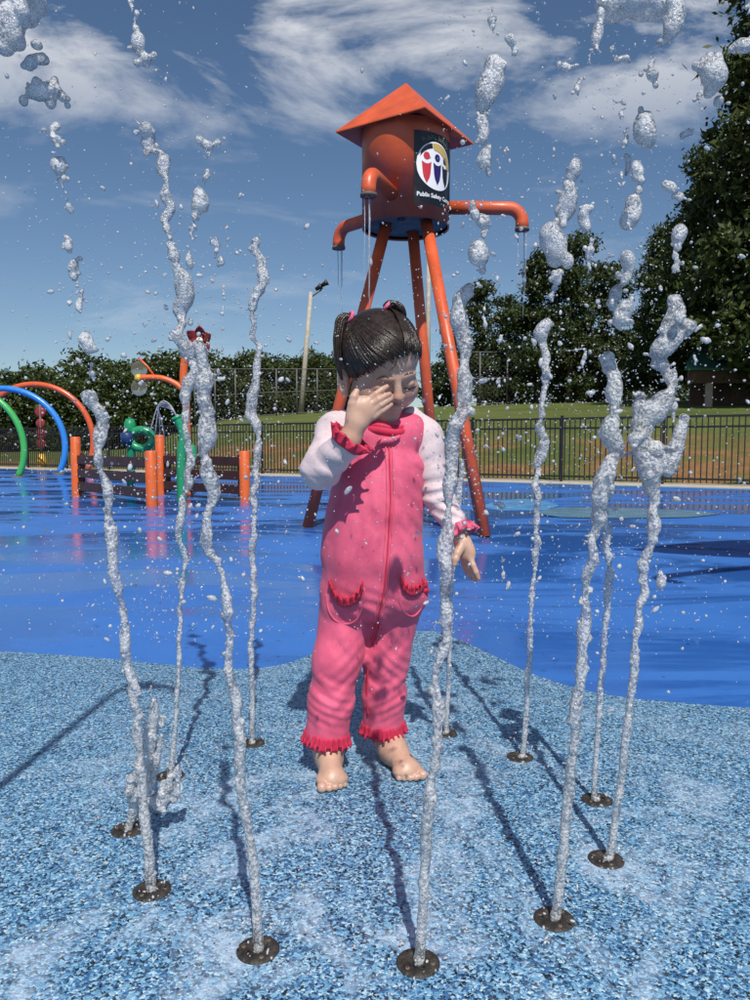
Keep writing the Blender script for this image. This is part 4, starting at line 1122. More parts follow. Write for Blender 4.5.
# ------------------------------------------------------------------ the girl
def skin_mat():
    t = NT('skin')
    at = t.n.new('ShaderNodeAttribute'); at.attribute_name = 'flush'
    c = t.ramp(t.noise(40, 5, 0.6), [(0.3, (0.46, 0.275, 0.200, 1)), (0.7, (0.56, 0.350, 0.260, 1))])
    c = t.mix(at.outputs['Fac'], c, (0.42, 0.10, 0.085, 1))
    t.set(Base_Color=c, Roughness=0.44, Subsurface_Weight=0.12, Subsurface_Scale=0.02)
    t.b.inputs['Subsurface Radius'].default_value = (1.0, 0.35, 0.2)
    t.bump(t.noise(420, 3), 0.12, 0.002)
    return t.m
def cloth_mat(name, a, b, stripes=None, rough=0.50):
    t = NT(name)
    c = t.ramp(t.noise(11, 6, 0.6, dist=0.4), [(0.3, a), (0.7, b)])
    if stripes:
        w = t.n.new('ShaderNodeTexWave'); w.inputs['Scale'].default_value = 70; w.inputs['Distortion'].default_value = 0.6
        w.bands_direction = 'Z'; t.l.new(t.tc(), w.inputs['Vector'])
        c = t.mix(t.ramp(w.outputs['Fac'], [(0.72, 0), (0.9, 0.35)]), c, stripes)
    soak = t.ramp(t.noise(9, 6, 0.65, dist=0.8), [(0.48, 0), (0.60, 1)])                      # soaked, darker cloth
    c = t.mix(t.math('MULTIPLY', soak, 0.34), c, tuple(v * 0.66 for v in a[:3]) + (1,))
    t.set(Base_Color=c, Roughness=t.ramp(soak, [(0, rough + 0.2), (1, rough - 0.08)])); t.b.inputs['Sheen Weight'].default_value = 0.06
    t.b.inputs['Specular IOR Level'].default_value = 0.35
    h = t.math('ADD', t.math('MULTIPLY', t.noise(900, 2), 0.25), t.math('MULTIPLY', t.noise(20, 3, 0.5, dist=1.0, stretch=(1.4, 1.4, 0.7)), 1.2))
    t.bump(h, 0.26, 0.008)
    return t.m
M_SKIN = skin_mat()
M_PINK = cloth_mat('pink_swim_fabric', (0.60, 0.078, 0.160, 1), (0.72, 0.125, 0.225, 1))
M_DEEP = cloth_mat('deep_pink_frill', (0.50, 0.018, 0.060, 1), (0.60, 0.030, 0.090, 1), rough=0.5)
M_SLEEVE = cloth_mat('pale_pink_fabric', (0.60, 0.50, 0.53, 1), (0.68, 0.58, 0.60, 1), (0.70, 0.38, 0.44, 1))
t = NT('wet_dark_hair')
hn = t.noise(90, 4, 0.6)
t.set(Base_Color=t.ramp(hn, [(0.3, (0.008, 0.005, 0.004, 1)), (0.75, (0.045, 0.026, 0.016, 1))]), Roughness=0.30)
t.bump(t.noise(300, 3), 0.3, 0.003); M_HAIR = t.m

gl_, gr_ = P(328, 748, 1.605), P(390, 738, 1.67)
GIRL = root('person', ((gl_[0] + gr_[0]) / 2, (gl_[1] + gr_[1]) / 2, 0.004), 'toddler in a pink frilled swimsuit wiping one eye, standing barefoot amid the jets', 'person')
GB = np.array(base_of(GIRL))
FZ = 0.004                                          # top of the rubber paving

# head frame
yaw, pit, rol = math.radians(26.6), math.radians(29.9), math.radians(10.15)
hF = np.array([math.sin(yaw) * math.cos(pit), -math.cos(yaw) * math.cos(pit), -math.sin(pit)])
hS = np.array([math.cos(yaw), math.sin(yaw), 0.0])
RH = rotm(hF, hS); hU = RH[2]
RH = np.array([RH[0] * math.cos(rol) + RH[2] * math.sin(rol), RH[1], RH[2] * math.cos(rol) - RH[0] * math.sin(rol)])
HC, HS = P(380, 361.7, 1.575), 1.042
LW = lambda x, y, z: HC + HS * (x * RH[0] + y * RH[1] + z * RH[2])

lo = np.array([-0.21, 1.36, -0.006]); hi = np.array([0.26, 1.82, 1.05])
B = Field(lo, hi, 0.0022)
k620 = 1.62 / FPX
TORSO = [(378, 492, 1.613, 43.5, 0.081, 0.056), (372.5, 535, 1.612, 45.5, 0.089, 0.058), (373, 577, 1.618, 49, 0.089, 0.055), (386, 438, 1.615, 36, 0.058, 0.045), (383, 470, 1.615, 43, 0.074, 0.055), (374, 515, 1.612, 44.5, 0.086, 0.058), (372, 555, 1.612, 47, 0.091, 0.058), (374, 598, 1.625, 50, 0.086, 0.052)]
def torso(Fd, d, k):
    for px, py, Y, rx, ry, rz in TORSO: Fd.ell(P(px, py, Y), (rx * k620 + d, ry + d, rz + d), k)
LEG_A = [(346, 615, 1.625, 0.058), (335, 680, 1.600, 0.047), (328, 742, 1.603, 0.039)]      # her right leg
LEG_B = [(394, 613, 1.640, 0.058), (387, 675, 1.650, 0.047), (385, 733, 1.668, 0.039)]
def chain_caps(Fd, pts, d, k):
    for a, b in zip(pts[:-1], pts[1:]): Fd.cap(P(*a[:3]), P(*b[:3]), a[3] + d, b[3] + d, k)
torso(B, -0.007, 0.05)
chain_caps(B, LEG_A, -0.014, 0.03); chain_caps(B, LEG_B, -0.014, 0.03)
ARM_A = [(354, 424, 1.615, 0.033), (336.5, 432, 1.603, 0.038), (320.5, 470, 1.505, 0.034), (349, 440, 1.452, 0.029)]
ARM_B = [(414, 423, 1.62, 0.030), (424.5, 437, 1.617, 0.035), (437, 496, 1.597, 0.030), (458, 529, 1.565, 0.025)]
chain_caps(B, ARM_A, -0.009, 0.02); chain_caps(B, ARM_B, -0.008, 0.02)
B.cap(P(385, 432, 1.615), LW(0, -0.015, -0.06), 0.034, 0.036, 0.02)
# head
def he(x, y, z, rx, ry, rz, k, op='u', Rm=None): B.ell(LW(x, y, z), np.array([rx, ry, rz]) * HS, k, RH if Rm is None else Rm, op)
def hc(a, b, ra, rb, k, op='u'): B.cap(LW(*a), LW(*b), ra * HS, rb * HS, k, op)
he(0, -0.006, 0.02, 0.070, 0.086, 0.076, 0.0)
he(0, 0.028, 0.028, 0.060, 0.056, 0.050, 0.02)
he(0, 0.026, -0.045, 0.054, 0.054, 0.056, 0.03)
for s in (-1, 1):
    he(s * 0.033, 0.052, -0.040, 0.027, 0.026, 0.028, 0.022)
    he(s * 0.040, 0.02, -0.06, 0.022, 0.035, 0.022, 0.02)
he(0, 0.062, -0.086, 0.018, 0.016, 0.014, 0.02)
for s in (-1, 1): he(s * 0.029, 0.098, -0.013, 0.019, 0.016, 0.011, 0.014, 'd')
for s in (-1, 1):
    he(s * 0.029, 0.0695, -0.016, 0.0145, 0.0125, 0.0100, 0.006)
    hc((s * 0.014, 0.083, 0.004), (s * 0.042, 0.071, 0.003), 0.0055, 0.004, 0.010)
hc((0, 0.082, 0.002), (0, 0.094, -0.026), 0.006, 0.0085, 0.010)
he(0, 0.0955, -0.031, 0.0105, 0.0105, 0.0085, 0.005)
for s in (-1, 1):
    he(s * 0.0105, 0.0885, -0.034, 0.0065, 0.0075, 0.006, 0.004)
    hc((0, 0.0855, -0.0575), (s * 0.017, 0.077, -0.0605), 0.0048, 0.003, 0.004)
    hc((0, 0.083, -0.0655), (s * 0.013, 0.077, -0.0645), 0.0056, 0.004, 0.004)
    hc((s * 0.0165, 0.083, -0.0612), (0, 0.090, -0.0612), 0.0012, 0.0014, 0.002, 'd')
for s in (-1, 1):                                       # ears
    ear_n = np.array([s * 0.9, 0.35, 0.0]); 
    he(s * 0.074, -0.004, -0.036, 0.011, 0.017, 0.027, 0.006)
    he(s * 0.083, 0.003, -0.034, 0.008, 0.009, 0.017, 0.004, 'd')
    he(s * 0.073, 0.002, -0.058, 0.007, 0.008, 0.008, 0.005)
# right hand over the eye (palm towards the face)
def hp(px, py, Y): return P(px, py, Y)
W0, PALM = hp(353, 434, 1.452), hp(361, 412, 1.447)
B.cap(hp(349, 441, 1.454), hp(356, 424, 1.450), 0.0215, 0.0205, 0.01)
pal_F = hp(368, 402, 1.452) - hp(355, 428, 1.450)
Rp = rotm(pal_F, np.cross(pal_F, (0, 1, 0.15)))
B.ell(PALM, (0.0265, 0.033, 0.0145), 0.012, Rp)
B.ell(hp(366, 410, 1.450), (0.022, 0.022, 0.012), 0.008, Rp)
FING_A = [[(365, 403, 1.447), (376, 394, 1.446), (382, 389.5, 1.452), (387, 386.5, 1.462)],
          [(369, 407, 1.446), (379, 399.5, 1.444), (385, 396, 1.450), (389.5, 394, 1.460)],
          [(372.5, 411.5, 1.447), (381, 405, 1.445), (386.5, 401.5, 1.451), (391, 399, 1.461)],
          [(374, 417, 1.449), (382, 411, 1.448), (387, 407.5, 1.453), (391.5, 404.5, 1.461)]]
FR = [(0.0086, 0.0078, 0.0072, 0.0058), (0.0088, 0.0080, 0.0073, 0.0059), (0.0086, 0.0077, 0.0070, 0.0056), (0.0078, 0.0068, 0.0062, 0.0050)]
for pts_, rr_ in zip(FING_A, FR):
    for i in range(3): B.cap(hp(*pts_[i]), hp(*pts_[i + 1]), rr_[i] * 0.77, rr_[i + 1] * 0.80, 0.0014 if i else 0.003)
TH = [(353, 416, 1.447), (352.5, 404, 1.442), (354, 397, 1.442), (356.5, 391.5, 1.446)]
for i, (ra, rb) in enumerate(((0.0125, 0.0090), (0.0088, 0.0080), (0.0080, 0.0064))): B.cap(hp(*TH[i]), hp(*TH[i + 1]), ra, rb, 0.006 if i == 0 else 0.003)
# left hand hanging
B.cap(hp(456, 526, 1.566), hp(462, 541, 1.555), 0.019, 0.0175, 0.01)
pf = hp(470, 560, 1.545) - hp(462, 541, 1.555); Rq = rotm(pf, (0.75, -0.55, 0.1))
B.ell(hp(465.5, 550, 1.550), (0.0215, 0.029, 0.0135), 0.010, Rq)
FING_B = [[(469, 556, 1.541), (473, 565, 1.535), (476, 572, 1.533), (478.5, 578.5, 1.536)],
          [(467.5, 558, 1.549), (470.5, 567, 1.545), (473.5, 574, 1.545), (475.5, 580, 1.549)],
          [(465, 558, 1.557), (467, 566, 1.556), (469.5, 573, 1.557), (471.5, 578.5, 1.561)],
          [(462.5, 556, 1.564), (463.5, 563, 1.565), (465, 568.5, 1.567), (466.5, 573, 1.571)]]
for pts_, rr_ in zip(FING_B, FR):
    for i in range(3): B.cap(hp(*pts_[i]), hp(*pts_[i + 1]), rr_[i] * 0.8, rr_[i + 1] * 0.8, 0.0022 if i else 0.004)
TB = [(461, 546, 1.540), (457.5, 553, 1.527), (455.5, 559, 1.522), (454.5, 564, 1.522)]
for i, (ra, rb) in enumerate(((0.0115, 0.0085), (0.0082, 0.0074), (0.0074, 0.0060))): B.cap(hp(*TB[i]), hp(*TB[i + 1]), ra, rb, 0.006 if i == 0 else 0.003)
# feet
NAILS = []
def foot(toe_px, ank, tdir, inner):
    tdir = np.array([*tdir, 0.0]); tdir /= np.linalg.norm(tdir); sd = np.array([-tdir[1], tdir[0], 0]) * inner    # towards the big toe
    tp = G(*toe_px, FZ); an = P(*ank); an_g = np.array([an[0], an[1], FZ])
    heel = tp - tdir * 0.122
    Rf = rotm(tdir, sd)
    B.cap(an + np.array([0, 0, 0.06]), an, 0.0265, 0.0235, 0.02)
    B.ell(heel + (0, 0, 0.025), (0.0245, 0.028, 0.0255), 0.018, Rf)
    B.cap(heel + np.array([0, 0, 0.034]) + tdir * 0.02, tp - tdir * 0.030 + np.array([0, 0, 0.020]), 0.0255, 0.0185, 0.02)
    B.ell(tp - tdir * 0.026 + (0, 0, 0.0165), (0.034, 0.024, 0.0155), 0.014, Rf)
    B.cap(an + np.array([0, 0, 0.004]), tp - tdir * 0.034 + np.array([0, 0, 0.022]), 0.0235, 0.0165, 0.022)
    B.cap(an + np.array([0, 0, 0.01]), heel + np.array([0, 0, 0.03]) + tdir * 0.03, 0.026, 0.026, 0.02)
    for i, (off, fw, r0) in enumerate(((0.0225, 0.004, 0.0108), (0.0075, 0.003, 0.0082), (-0.0045, -0.001, 0.0076), (-0.0155, -0.006, 0.0071), (-0.0252, -0.012, 0.0066))):
        c1 = tp + sd * off + tdir * (fw - 0.004) + np.array([0, 0, r0 + 0.0005]); c0 = c1 - tdir * 0.026 - sd * off * 0.12 + np.array([0, 0, 0.003])
        B.cap(c0, c1, r0 * 0.9, r0, 0.0022)
        NAILS.append((c1 + np.array([0, 0, r0 * 0.72]) + tdir * r0 * 0.45, tdir, sd, r0))
foot((333, 792), (327, 746, 1.603), (0.14, -0.99), -1)
foot((413, 782), (388, 737, 1.668), (0.42, -0.9), 1)
B.F[:, :, :] = np.where(np.broadcast_to(B.ax[2][None, None, :] < FZ, B.F.shape), np.float32(0.01), B.F)
Vb, Qb = B.mesh()
me = mesh_np('body', Vb - GB, Qb, M_SKIN)
fl = np.zeros(len(Vb))
for (c, r_, a) in [(LW(0, 0.082, -0.0615), 0.0085, 0.6), (LW(0.009, 0.080, -0.0615), 0.006, 0.6), (LW(-0.009, 0.080, -0.0615), 0.006, 0.6), (LW(0.036, 0.07, -0.035), 0.026, 0.3), (LW(-0.036, 0.07, -0.035), 0.026, 0.3), (LW(0, 0.1, -0.03), 0.014, 0.25)]:
    d = np.linalg.norm(Vb - c, axis=1) / (r_ * HS); fl = np.maximum(fl, a * np.clip(1.25 - d, 0, 1) ** 0.8)
for pts_ in FING_A + FING_B: fl = np.maximum(fl, 0.3 * np.clip(1.2 - np.linalg.norm(Vb - hp(*pts_[3]), axis=1) / 0.009, 0, 1))
at = me.attributes.new('flush', 'FLOAT', 'POINT'); at.data.foreach_set('value', fl.astype(np.float32))
obj_of('body', me, GIRL)
M_NAIL = paint('nail', (0.62, 0.36, 0.30, 1), 0.2, 0.05, 10, 0)
for c, td, sd, r0 in NAILS:
    Rn = rotm(td + np.array([0, 0, -0.35]), sd); m = MB(); m.lathe([(0.001, 0.0009), (0.75, 0.0007), (1.0, -0.001)], c, 10, (Rn[0] * r0 * 0.62, Rn[1] * r0 * 0.55, np.array([0, 0, 1.]) if Rn[2][2] == 0 else Rn[2] * np.sign(Rn[2][2])))
    m.build('toenail', M_NAIL, GIRL)

# ---- clothes
def folds(Fd, specs):
    for c, dr, freq, amp, rad, ph in specs:
        c = np.array(c); dr = np.array(dr, float); dr /= np.linalg.norm(dr); rad = np.array(rad if hasattr(rad, '__len__') else (rad,) * 3)
        sl, X, Y, Z = Fd.blk(c - rad * 2, c + rad * 2)
        x, y, z = X - c[0], Y - c[1], Z - c[2]
        w = np.exp(-((x / rad[0]) ** 2 + (y / rad[1]) ** 2 + (z / rad[2]) ** 2))
        s = x * dr[0] + y * dr[1] + z * dr[2]
        warp = 0.8 * np.sin(38 * x + 3 * ph) + 0.7 * np.sin(31 * z + 17 * y + ph)
        v = np.cos(freq * s + ph + warp)
        Fd.F[sl] += (amp * w * (np.abs(v) ** 0.7 * np.sign(v))).astype(np.float32)
RP = Field((-0.19, 1.45, 0.05), (0.15, 1.78, 0.89), 0.0025)
torso(RP, 0.0, 0.05)
chain_caps(RP, [(346, 612, 1.625, 0.059), (337, 660, 1.604, 0.050), (331, 700, 1.600, 0.0465), (327, 733, 1.603, 0.0475)], 0, 0.022)
chain_caps(RP, [(394, 610, 1.640, 0.059), (386, 655, 1.648, 0.050), (384, 695, 1.656, 0.0460), (383, 722, 1.665, 0.0470)], 0, 0.022)
RP.cap(P(360, 432, 1.60), P(410, 430, 1.605), 0.038, 0.036, 0.03)
RP.cap(P(333, 592, 1.60), P(336, 606, 1.59), 0.024, 0.022, 0.02); RP.cap(P(414, 588, 1.62), P(416, 598, 1.62), 0.022, 0.022, 0.02)
folds(RP, [
 (P(325, 690, 1.56), (0.75, 0, 1), 150, 0.0026, (0.030, 0.07, 0.035), 0.3), (P(345, 700, 1.56), (-0.9, 0, 1), 140, 0.0026, (0.028, 0.07, 0.04), 1.3),
 (P(329, 726, 1.56), (1.0, 0, 0.15), 230, 0.0016, (0.05, 0.07, 0.018), 1.3), (P(382, 714, 1.61), (1.0, 0, -0.1), 230, 0.0016, (0.05, 0.07, 0.018), 0.7),
 (P(398, 686, 1.61), (-0.8, 0, 1), 160, 0.0030, (0.028, 0.07, 0.035), 2.0), (P(376, 680, 1.61), (0.7, 0, 1), 130, 0.0024, (0.03, 0.07, 0.045), 0.1),
 (P(350, 645, 1.56), (0.9, 0, 1), 120, 0.0026, (0.04, 0.07, 0.035), 2.4), (P(392, 645, 1.6), (-1.0, 0, 1), 120, 0.0028, (0.04, 0.07, 0.035), 1.1),
 (P(370, 620, 1.55), (1.0, 0, 0.7), 120, 0.0034, (0.06, 0.08, 0.035), 0.2), (P(338, 555, 1.56), (1.0, 0, -0.3), 110, 0.0022, (0.04, 0.09, 0.07), 1.9),
 (P(412, 560, 1.56), (1.0, 0, 0.35), 120, 0.0022, (0.04, 0.09, 0.07), 0.6), (P(385, 462, 1.55), (1.0, 0, 0.2), 95, 0.0024, (0.09, 0.08, 0.04), 0.4),
 (P(420, 468, 1.56), (0.9, 0, 1), 170, 0.0020, (0.035, 0.08, 0.04), 1.1), (P(372, 520, 1.54), (0.5, 0, 1.0), 60, 0.0014, (0.1, 0.1, 0.07), 0.0),
 (P(330, 705, 1.56), (0.5, 0, 1), 330, 0.0011, (0.05, 0.07, 0.05), 0.8), (P(388, 700, 1.61), (-0.55, 0, 1), 330, 0.0011, (0.05, 0.07, 0.05), 1.8),
 (P(350, 670, 1.56), (-0.8, 0, 1), 290, 0.0010, (0.05, 0.07, 0.06), 2.8), (P(395, 665, 1.6), (0.9, 0, 1), 290, 0.0010, (0.05, 0.07, 0.06), 0.3),
 (P(385, 500, 1.54), (1.0, 0, 0.1), 210, 0.0009, (0.06, 0.08, 0.09), 0.5), (P(350, 530, 1.55), (1, 0, -0.35), 240, 0.0009, (0.05, 0.08, 0.08), 1.4),
 (P(412, 515, 1.56), (0.9, 0, 0.7), 240, 0.0011, (0.04, 0.08, 0.06), 2.1), (P(372, 600, 1.55), (0.5, 0, 1.0), 260, 0.0011, (0.07, 0.08, 0.03), 1.1)])
for za, cp in ((P(327, 738, 1.603)[2], None),):
    pass
Vr, Qr = RP.mesh()
romper = obj_of('romper', mesh_np('romper', Vr - GB, Qr, M_PINK), GIRL)
SL = Field((-0.20, 1.38, 0.50), (0.25, 1.76, 0.93), 0.0025)
for chn in ([(358, 421, 1.612, 0.028), (336.5, 432, 1.603, 0.0415), (320.5, 470, 1.505, 0.0375), (345, 446, 1.458, 0.0305)],
            [(411, 419, 1.618, 0.027), (424.5, 437, 1.617, 0.0375), (437, 496, 1.597, 0.0310), (456, 525, 1.568, 0.0275)]):
    chain_caps(SL, chn, 0, 0.016)
folds(SL, [(P(318, 480, 1.48), (0.3, 0.2, 1), 150, 0.0020, (0.05, 0.07, 0.04), 0.4), (P(335, 465, 1.45), (1, 0, 0.9), 190, 0.0024, (0.05, 0.06, 0.04), 1.0),
           (P(325, 440, 1.57), (0.6, 0, 1), 130, 0.0020, (0.05, 0.07, 0.05), 2.0), (P(438, 492, 1.57), (-0.3, 0, 1), 230, 0.0030, (0.05, 0.06, 0.035), 0.2),
           (P(447, 512, 1.56), (0.5, 0, 1), 250, 0.0028, (0.05, 0.06, 0.03), 1.0), (P(432, 455, 1.58), (-0.5, 0, 1), 140, 0.0020, (0.05, 0.06, 0.05), 1.7)])
Vs, Qs = SL.mesh()
# the two sleeves are separate pieces of cloth
cxm = P(385, 425, 1.615)[0]
side = (Vs[Qs].mean(1)[:, 0] < cxm)
for sel in (side, ~side):
    q = Qs[sel]; u, inv = np.unique(q, return_inverse=True)
    obj_of('sleeve', mesh_np('sleeve', Vs[u] - GB, inv.reshape(q.shape), M_SLEEVE), GIRL)

def ruffle(name, c, axis, r0, r1, ln, waves, mat, squash=1.0, seed=0, parent=GIRL):
    axis = np.array(axis) / np.linalg.norm(axis); u = np.cross(axis, (0.3, 0.9, 0.2)); u /= np.linalg.norm(u); w = np.cross(axis, u)
    n = waves * 8; m = MB(); rows = 6; vs = []
    for j in range(rows):
        q = j / (rows - 1)
        for i in range(n):
            a = 2 * math.pi * i / n; ph_ = a * waves + 0.9 * math.sin(a * 3 + seed)
            amp = (r1 - r0) * q
            rr_ = r0 + amp * (0.55 + 0.55 * math.sin(ph_)) + 0.0015 * math.sin(a * 5 + seed)
            z_ = ln * (q - 0.12) * (1 + 0.16 * math.sin(ph_ * 0.5 + 1.3 + seed)); sl_ = 0.004 * q * math.cos(ph_)
            t_ = a + sl_ / max(r0, 1e-3)
            vs.append(np.array(c) + axis * z_ + (u * math.cos(t_) + w * math.sin(t_)) * rr_)
    fs = [(j * n + i, j * n + (i + 1) % n, (j + 1) * n + (i + 1) % n, (j + 1) * n + i) for j in range(rows - 1) for i in range(n)]
    m.add(vs, fs, True); o = m.build(name, mat, parent)
    so = o.modifiers.new('thick', 'SOLIDIFY'); so.thickness = 0.0022; so.offset = 0
    return o
ruffle('ankle_frill', P(327.5, 731, 1.603), P(326, 748, 1.604) - P(329, 718, 1.602), 0.0475, 0.0555, 0.027, 27, M_DEEP, seed=1)
ruffle('ankle_frill', P(383, 721, 1.665), P(383.5, 737, 1.667) - P(383, 708, 1.661), 0.0470, 0.0550, 0.027, 27, M_DEEP, seed=2)
wr_a = P(353, 434, 1.452) - P(342, 449, 1.460)
ruffle('wrist_frill', P(346.5, 443.5, 1.456), wr_a, 0.033, 0.049, 0.022, 13, M_DEEP, seed=3)
wr_b = P(461, 538, 1.557) - P(453, 520, 1.572)
ruffle('wrist_frill', P(457, 527, 1.567), wr_b, 0.029, 0.041, 0.022, 12, M_PINK, seed=4)
# collar
cc = P(385.5, 427, 1.600); m = MB(); ring = []
for i in range(40):
    a = 2 * math.pi * i / 40
    ring.append(cc + np.array([0.053 * math.cos(a), 0.049 * math.sin(a) + 0.004, 0.010 * math.sin(a) + 0.003 * math.cos(3 * a)]))
m.tube(ring, 0.0095, 10, closed=True); m.tube([p + np.array([0, 0, 0.009]) for p in ring], 0.0065, 10, closed=True)
m.build('collar', M_DEEP, GIRL)
zg = [RP.hit(x, y) for x, y in ((377, 444), (384, 441), (392, 440), (400, 436))]
m = MB(); m.tube(spline([p + np.array([0, -0.006, 0]) for p in zg], 5), [0.003 + 0.004 * math.sin(math.pi * i / 15) for i in range(16)], 10); m.build('zip_guard', M_PINK, GIRL)
# zip
zp_px = [(389, 447), (390, 470), (390.5, 500), (389, 530), (387, 560), (384, 590), (379, 615), (374, 640)]
zc = [np.array(p) for p in spline([np.array([x, y, 0]) for x, y in zp_px], 6)]
for dx, mt, rd in ((-3.2, M_PINK, 0.0020), (3.2, M_PINK, 0.0020), (0, M_DEEP, 0.0022)):
    pth = [RP.hit(p[0] + dx, p[1]) for p in zc]; pth = [p for p in pth if p is not None]
    m = MB(); m.tube([p + np.array([0, -0.0006, 0]) for p in pth], rd, 6); m.build('zip' if dx == 0 else 'zip_seam', mt, romper)
inner = [RP.hit(x, y) for x, y in ((378, 622), (372, 645), (368, 670), (367, 695), (368, 715))]
m = MB(); m.tube(spline([p for p in inner if p is not None], 6), 0.002, 6); m.build('leg_seam', M_DEEP, romper)
# pockets with frilled mouths
def frill_strip(path, w, waves, parent, name, mat):
    pts = [RP.hit(x, y) for x, y in path]; pts = spline([p for p in pts if p is not None], 8); n = len(pts); m = MB(); vs = []
    for i, p in enumerate(pts):
        ph_ = 2 * math.pi * waves * i / n
        for j in range(4):
            q = j / 3; vs.append(p + np.array([0.002 * math.cos(ph_) * q, -0.004 - q * (0.008 + 0.007 * math.sin(ph_)), (q - 0.45) * w * (1 + 0.2 * math.sin(ph_ * 1.7))]))
    m.add(vs, [(i * 4 + j, i * 4 + j + 1, i * 4 + j + 5, i * 4 + j + 4) for i in range(n - 1) for j in range(3)], True)
    o = m.build(name, mat, parent); so = o.modifiers.new('thick', 'SOLIDIFY'); so.thickness = 0.002; so.offset = 0
for path, seam in (([(329, 584), (333, 594), (341, 602), (350, 602), (358, 596), (363, 586)], [(327, 592), (328, 608), (335, 620), (347, 624), (358, 618), (364, 600), (364, 588)]),
                   ([(401, 580), (405, 588), (412, 592), (419, 590), (424, 584)], [(399, 590), (400, 604), (406, 614), (414, 616), (421, 608), (423, 596)])):
    frill_strip(path, 0.020, 8, romper, 'pocket_frill', M_DEEP)
    frill_strip([(x, y - 3) for x, y in path], 0.014, 7, romper, 'pocket_frill', M_DEEP)
    pts = [RP.hit(x, y) for x, y in seam]; m = MB(); m.tube(spline([p for p in pts if p is not None], 6), 0.0022, 6); m.build('pocket_seam', M_PINK, romper)
c = P(423, 588, 1.60)
m = MB()
for k in range(9): m.ball(c + np.array([random.uniform(-1, 1), random.uniform(-1, 1), random.uniform(-1, 1)]) * 0.010, [random.uniform(0.006, 0.011) for _ in range(3)], 8, 6)
m.build('pocket_bow', M_DEEP, romper)

# ---- hair
HR = Field(HC - 0.14, HC + 0.14, 0.0024)
def hh(x, y, z, rx, ry, rz, k, op='u'): HR.ell(LW(x, y, z), np.array([rx, ry, rz]) * HS, k, RH, op)
hh(0, -0.010, 0.021, 0.0750, 0.0890, 0.0795, 0)
hh(0, 0.029, 0.031, 0.0650, 0.0610, 0.0580, 0.012)
hh(0, -0.055, -0.03, 0.058, 0.045, 0.055, 0.02)
E_C, E_R = np.array([0, -0.010, 0.021]), np.array([0.0780, 0.0915, 0.0825])
def on_e(d, f=1.0):                              # scalp point in direction d, clear of both cranium and brow
    d = np.array(d) * E_R; d = d / np.linalg.norm(d); best = 0
    for C_, R_ in ((E_C, E_R), (np.array([0, 0.029, 0.030]), np.array([0.0675, 0.0635, 0.0610]))):
        o_ = (E_C - C_) / R_; v_ = d / R_; A_, B_, D_ = v_.dot(v_), o_.dot(v_), o_.dot(o_) - 1; q_ = B_ * B_ - A_ * D_
        if q_ > 0: best = max(best, (-B_ + math.sqrt(q_)) / A_)
    return E_C + d * best * f
TIE_L = np.array([-0.61, -0.33, 0.72]); TIE_R = np.array([0.33, -0.25, 0.91])
HL_P = [-180, -100, -80, -53, -39, -25, -12, 3, 17, 45, 68, 100, 180]; HL_T = [-42, -32, -31, -17, -4, 9, 17, 22, 20, 12, -4, -22, -42]     # hairline
sl_, X_, Y_, Z_ = HR.blk(HC - 0.2, HC + 0.2)
Lq = [((X_ - HC[0]) * RH[i][0] + (Y_ - HC[1]) * RH[i][1] + (Z_ - HC[2]) * RH[i][2]) / HS for i in range(3)]
Lq = [(Lq[i] - E_C[i]) / E_R[i] for i in range(3)]
th_g = np.degrees(np.arcsin(np.clip(Lq[2] / (np.sqrt(Lq[0] ** 2 + Lq[1] ** 2 + Lq[2] ** 2) + 1e-6), -1, 1)))
HR.F = np.maximum(HR.F, ((np.interp(np.degrees(np.arctan2(Lq[0], Lq[1])), HL_P, HL_T) + 4 - th_g) * 0.0014).astype(np.float32))
Vh, Qh = HR.mesh()
hm = MB(); rh = random.Random(5)
for i in range(1150):
    ph_ = rh.uniform(-165, 165); q = math.radians(ph_)
    th_ = np.interp(ph_, HL_P, HL_T) + rh.uniform(-3, 8) - (6 if rh.random() < 0.06 else 0)
    th_ = math.radians(th_); d0 = np.array([math.sin(q) * math.cos(th_), math.cos(q) * math.cos(th_), math.sin(th_)])
    part = 10 + rh.uniform(-5, 5)
    tie = TIE_L if (ph_ < part) else TIE_R
    tie = tie / np.linalg.norm(tie)
    d0 /= np.linalg.norm(d0); om = math.acos(max(-1, min(1, d0.dot(tie)))); pts_ = []
    fat = rh.random() ** 3; lift_ = 0.998 + 0.014 * rh.random()
    jit = np.array([rh.uniform(-1, 1), rh.uniform(-1, 1), rh.uniform(-1, 1)]) * 0.07
    for k in range(11):
        s_ = k / 10 * rh.uniform(0.97, 1.0); d = (math.sin((1 - s_) * om) * d0 + math.sin(s_ * om) * tie) / max(math.sin(om), 1e-4) + jit * math.sin(math.pi * s_) + np.array([0, 0, -0.10]) * math.sin(math.pi * s_) * (1 if abs(ph_) < 60 else 0)
        pts_.append(LW(*on_e(d, lift_ + 0.012 * math.sin(math.pi * s_))))
    hm.tube(pts_, [0.0005 + (0.0005 + 0.0013 * fat) * math.sin(math.pi * (0.12 + 0.86 * k / 10)) for k in range(11)], 5)
b0 = len(hm.v)
hm.add([tuple(v) for v in Vh], [tuple(int(x) for x in f) for f in Qh], True)
hair = hm.build('hair', M_HAIR, GIRL)
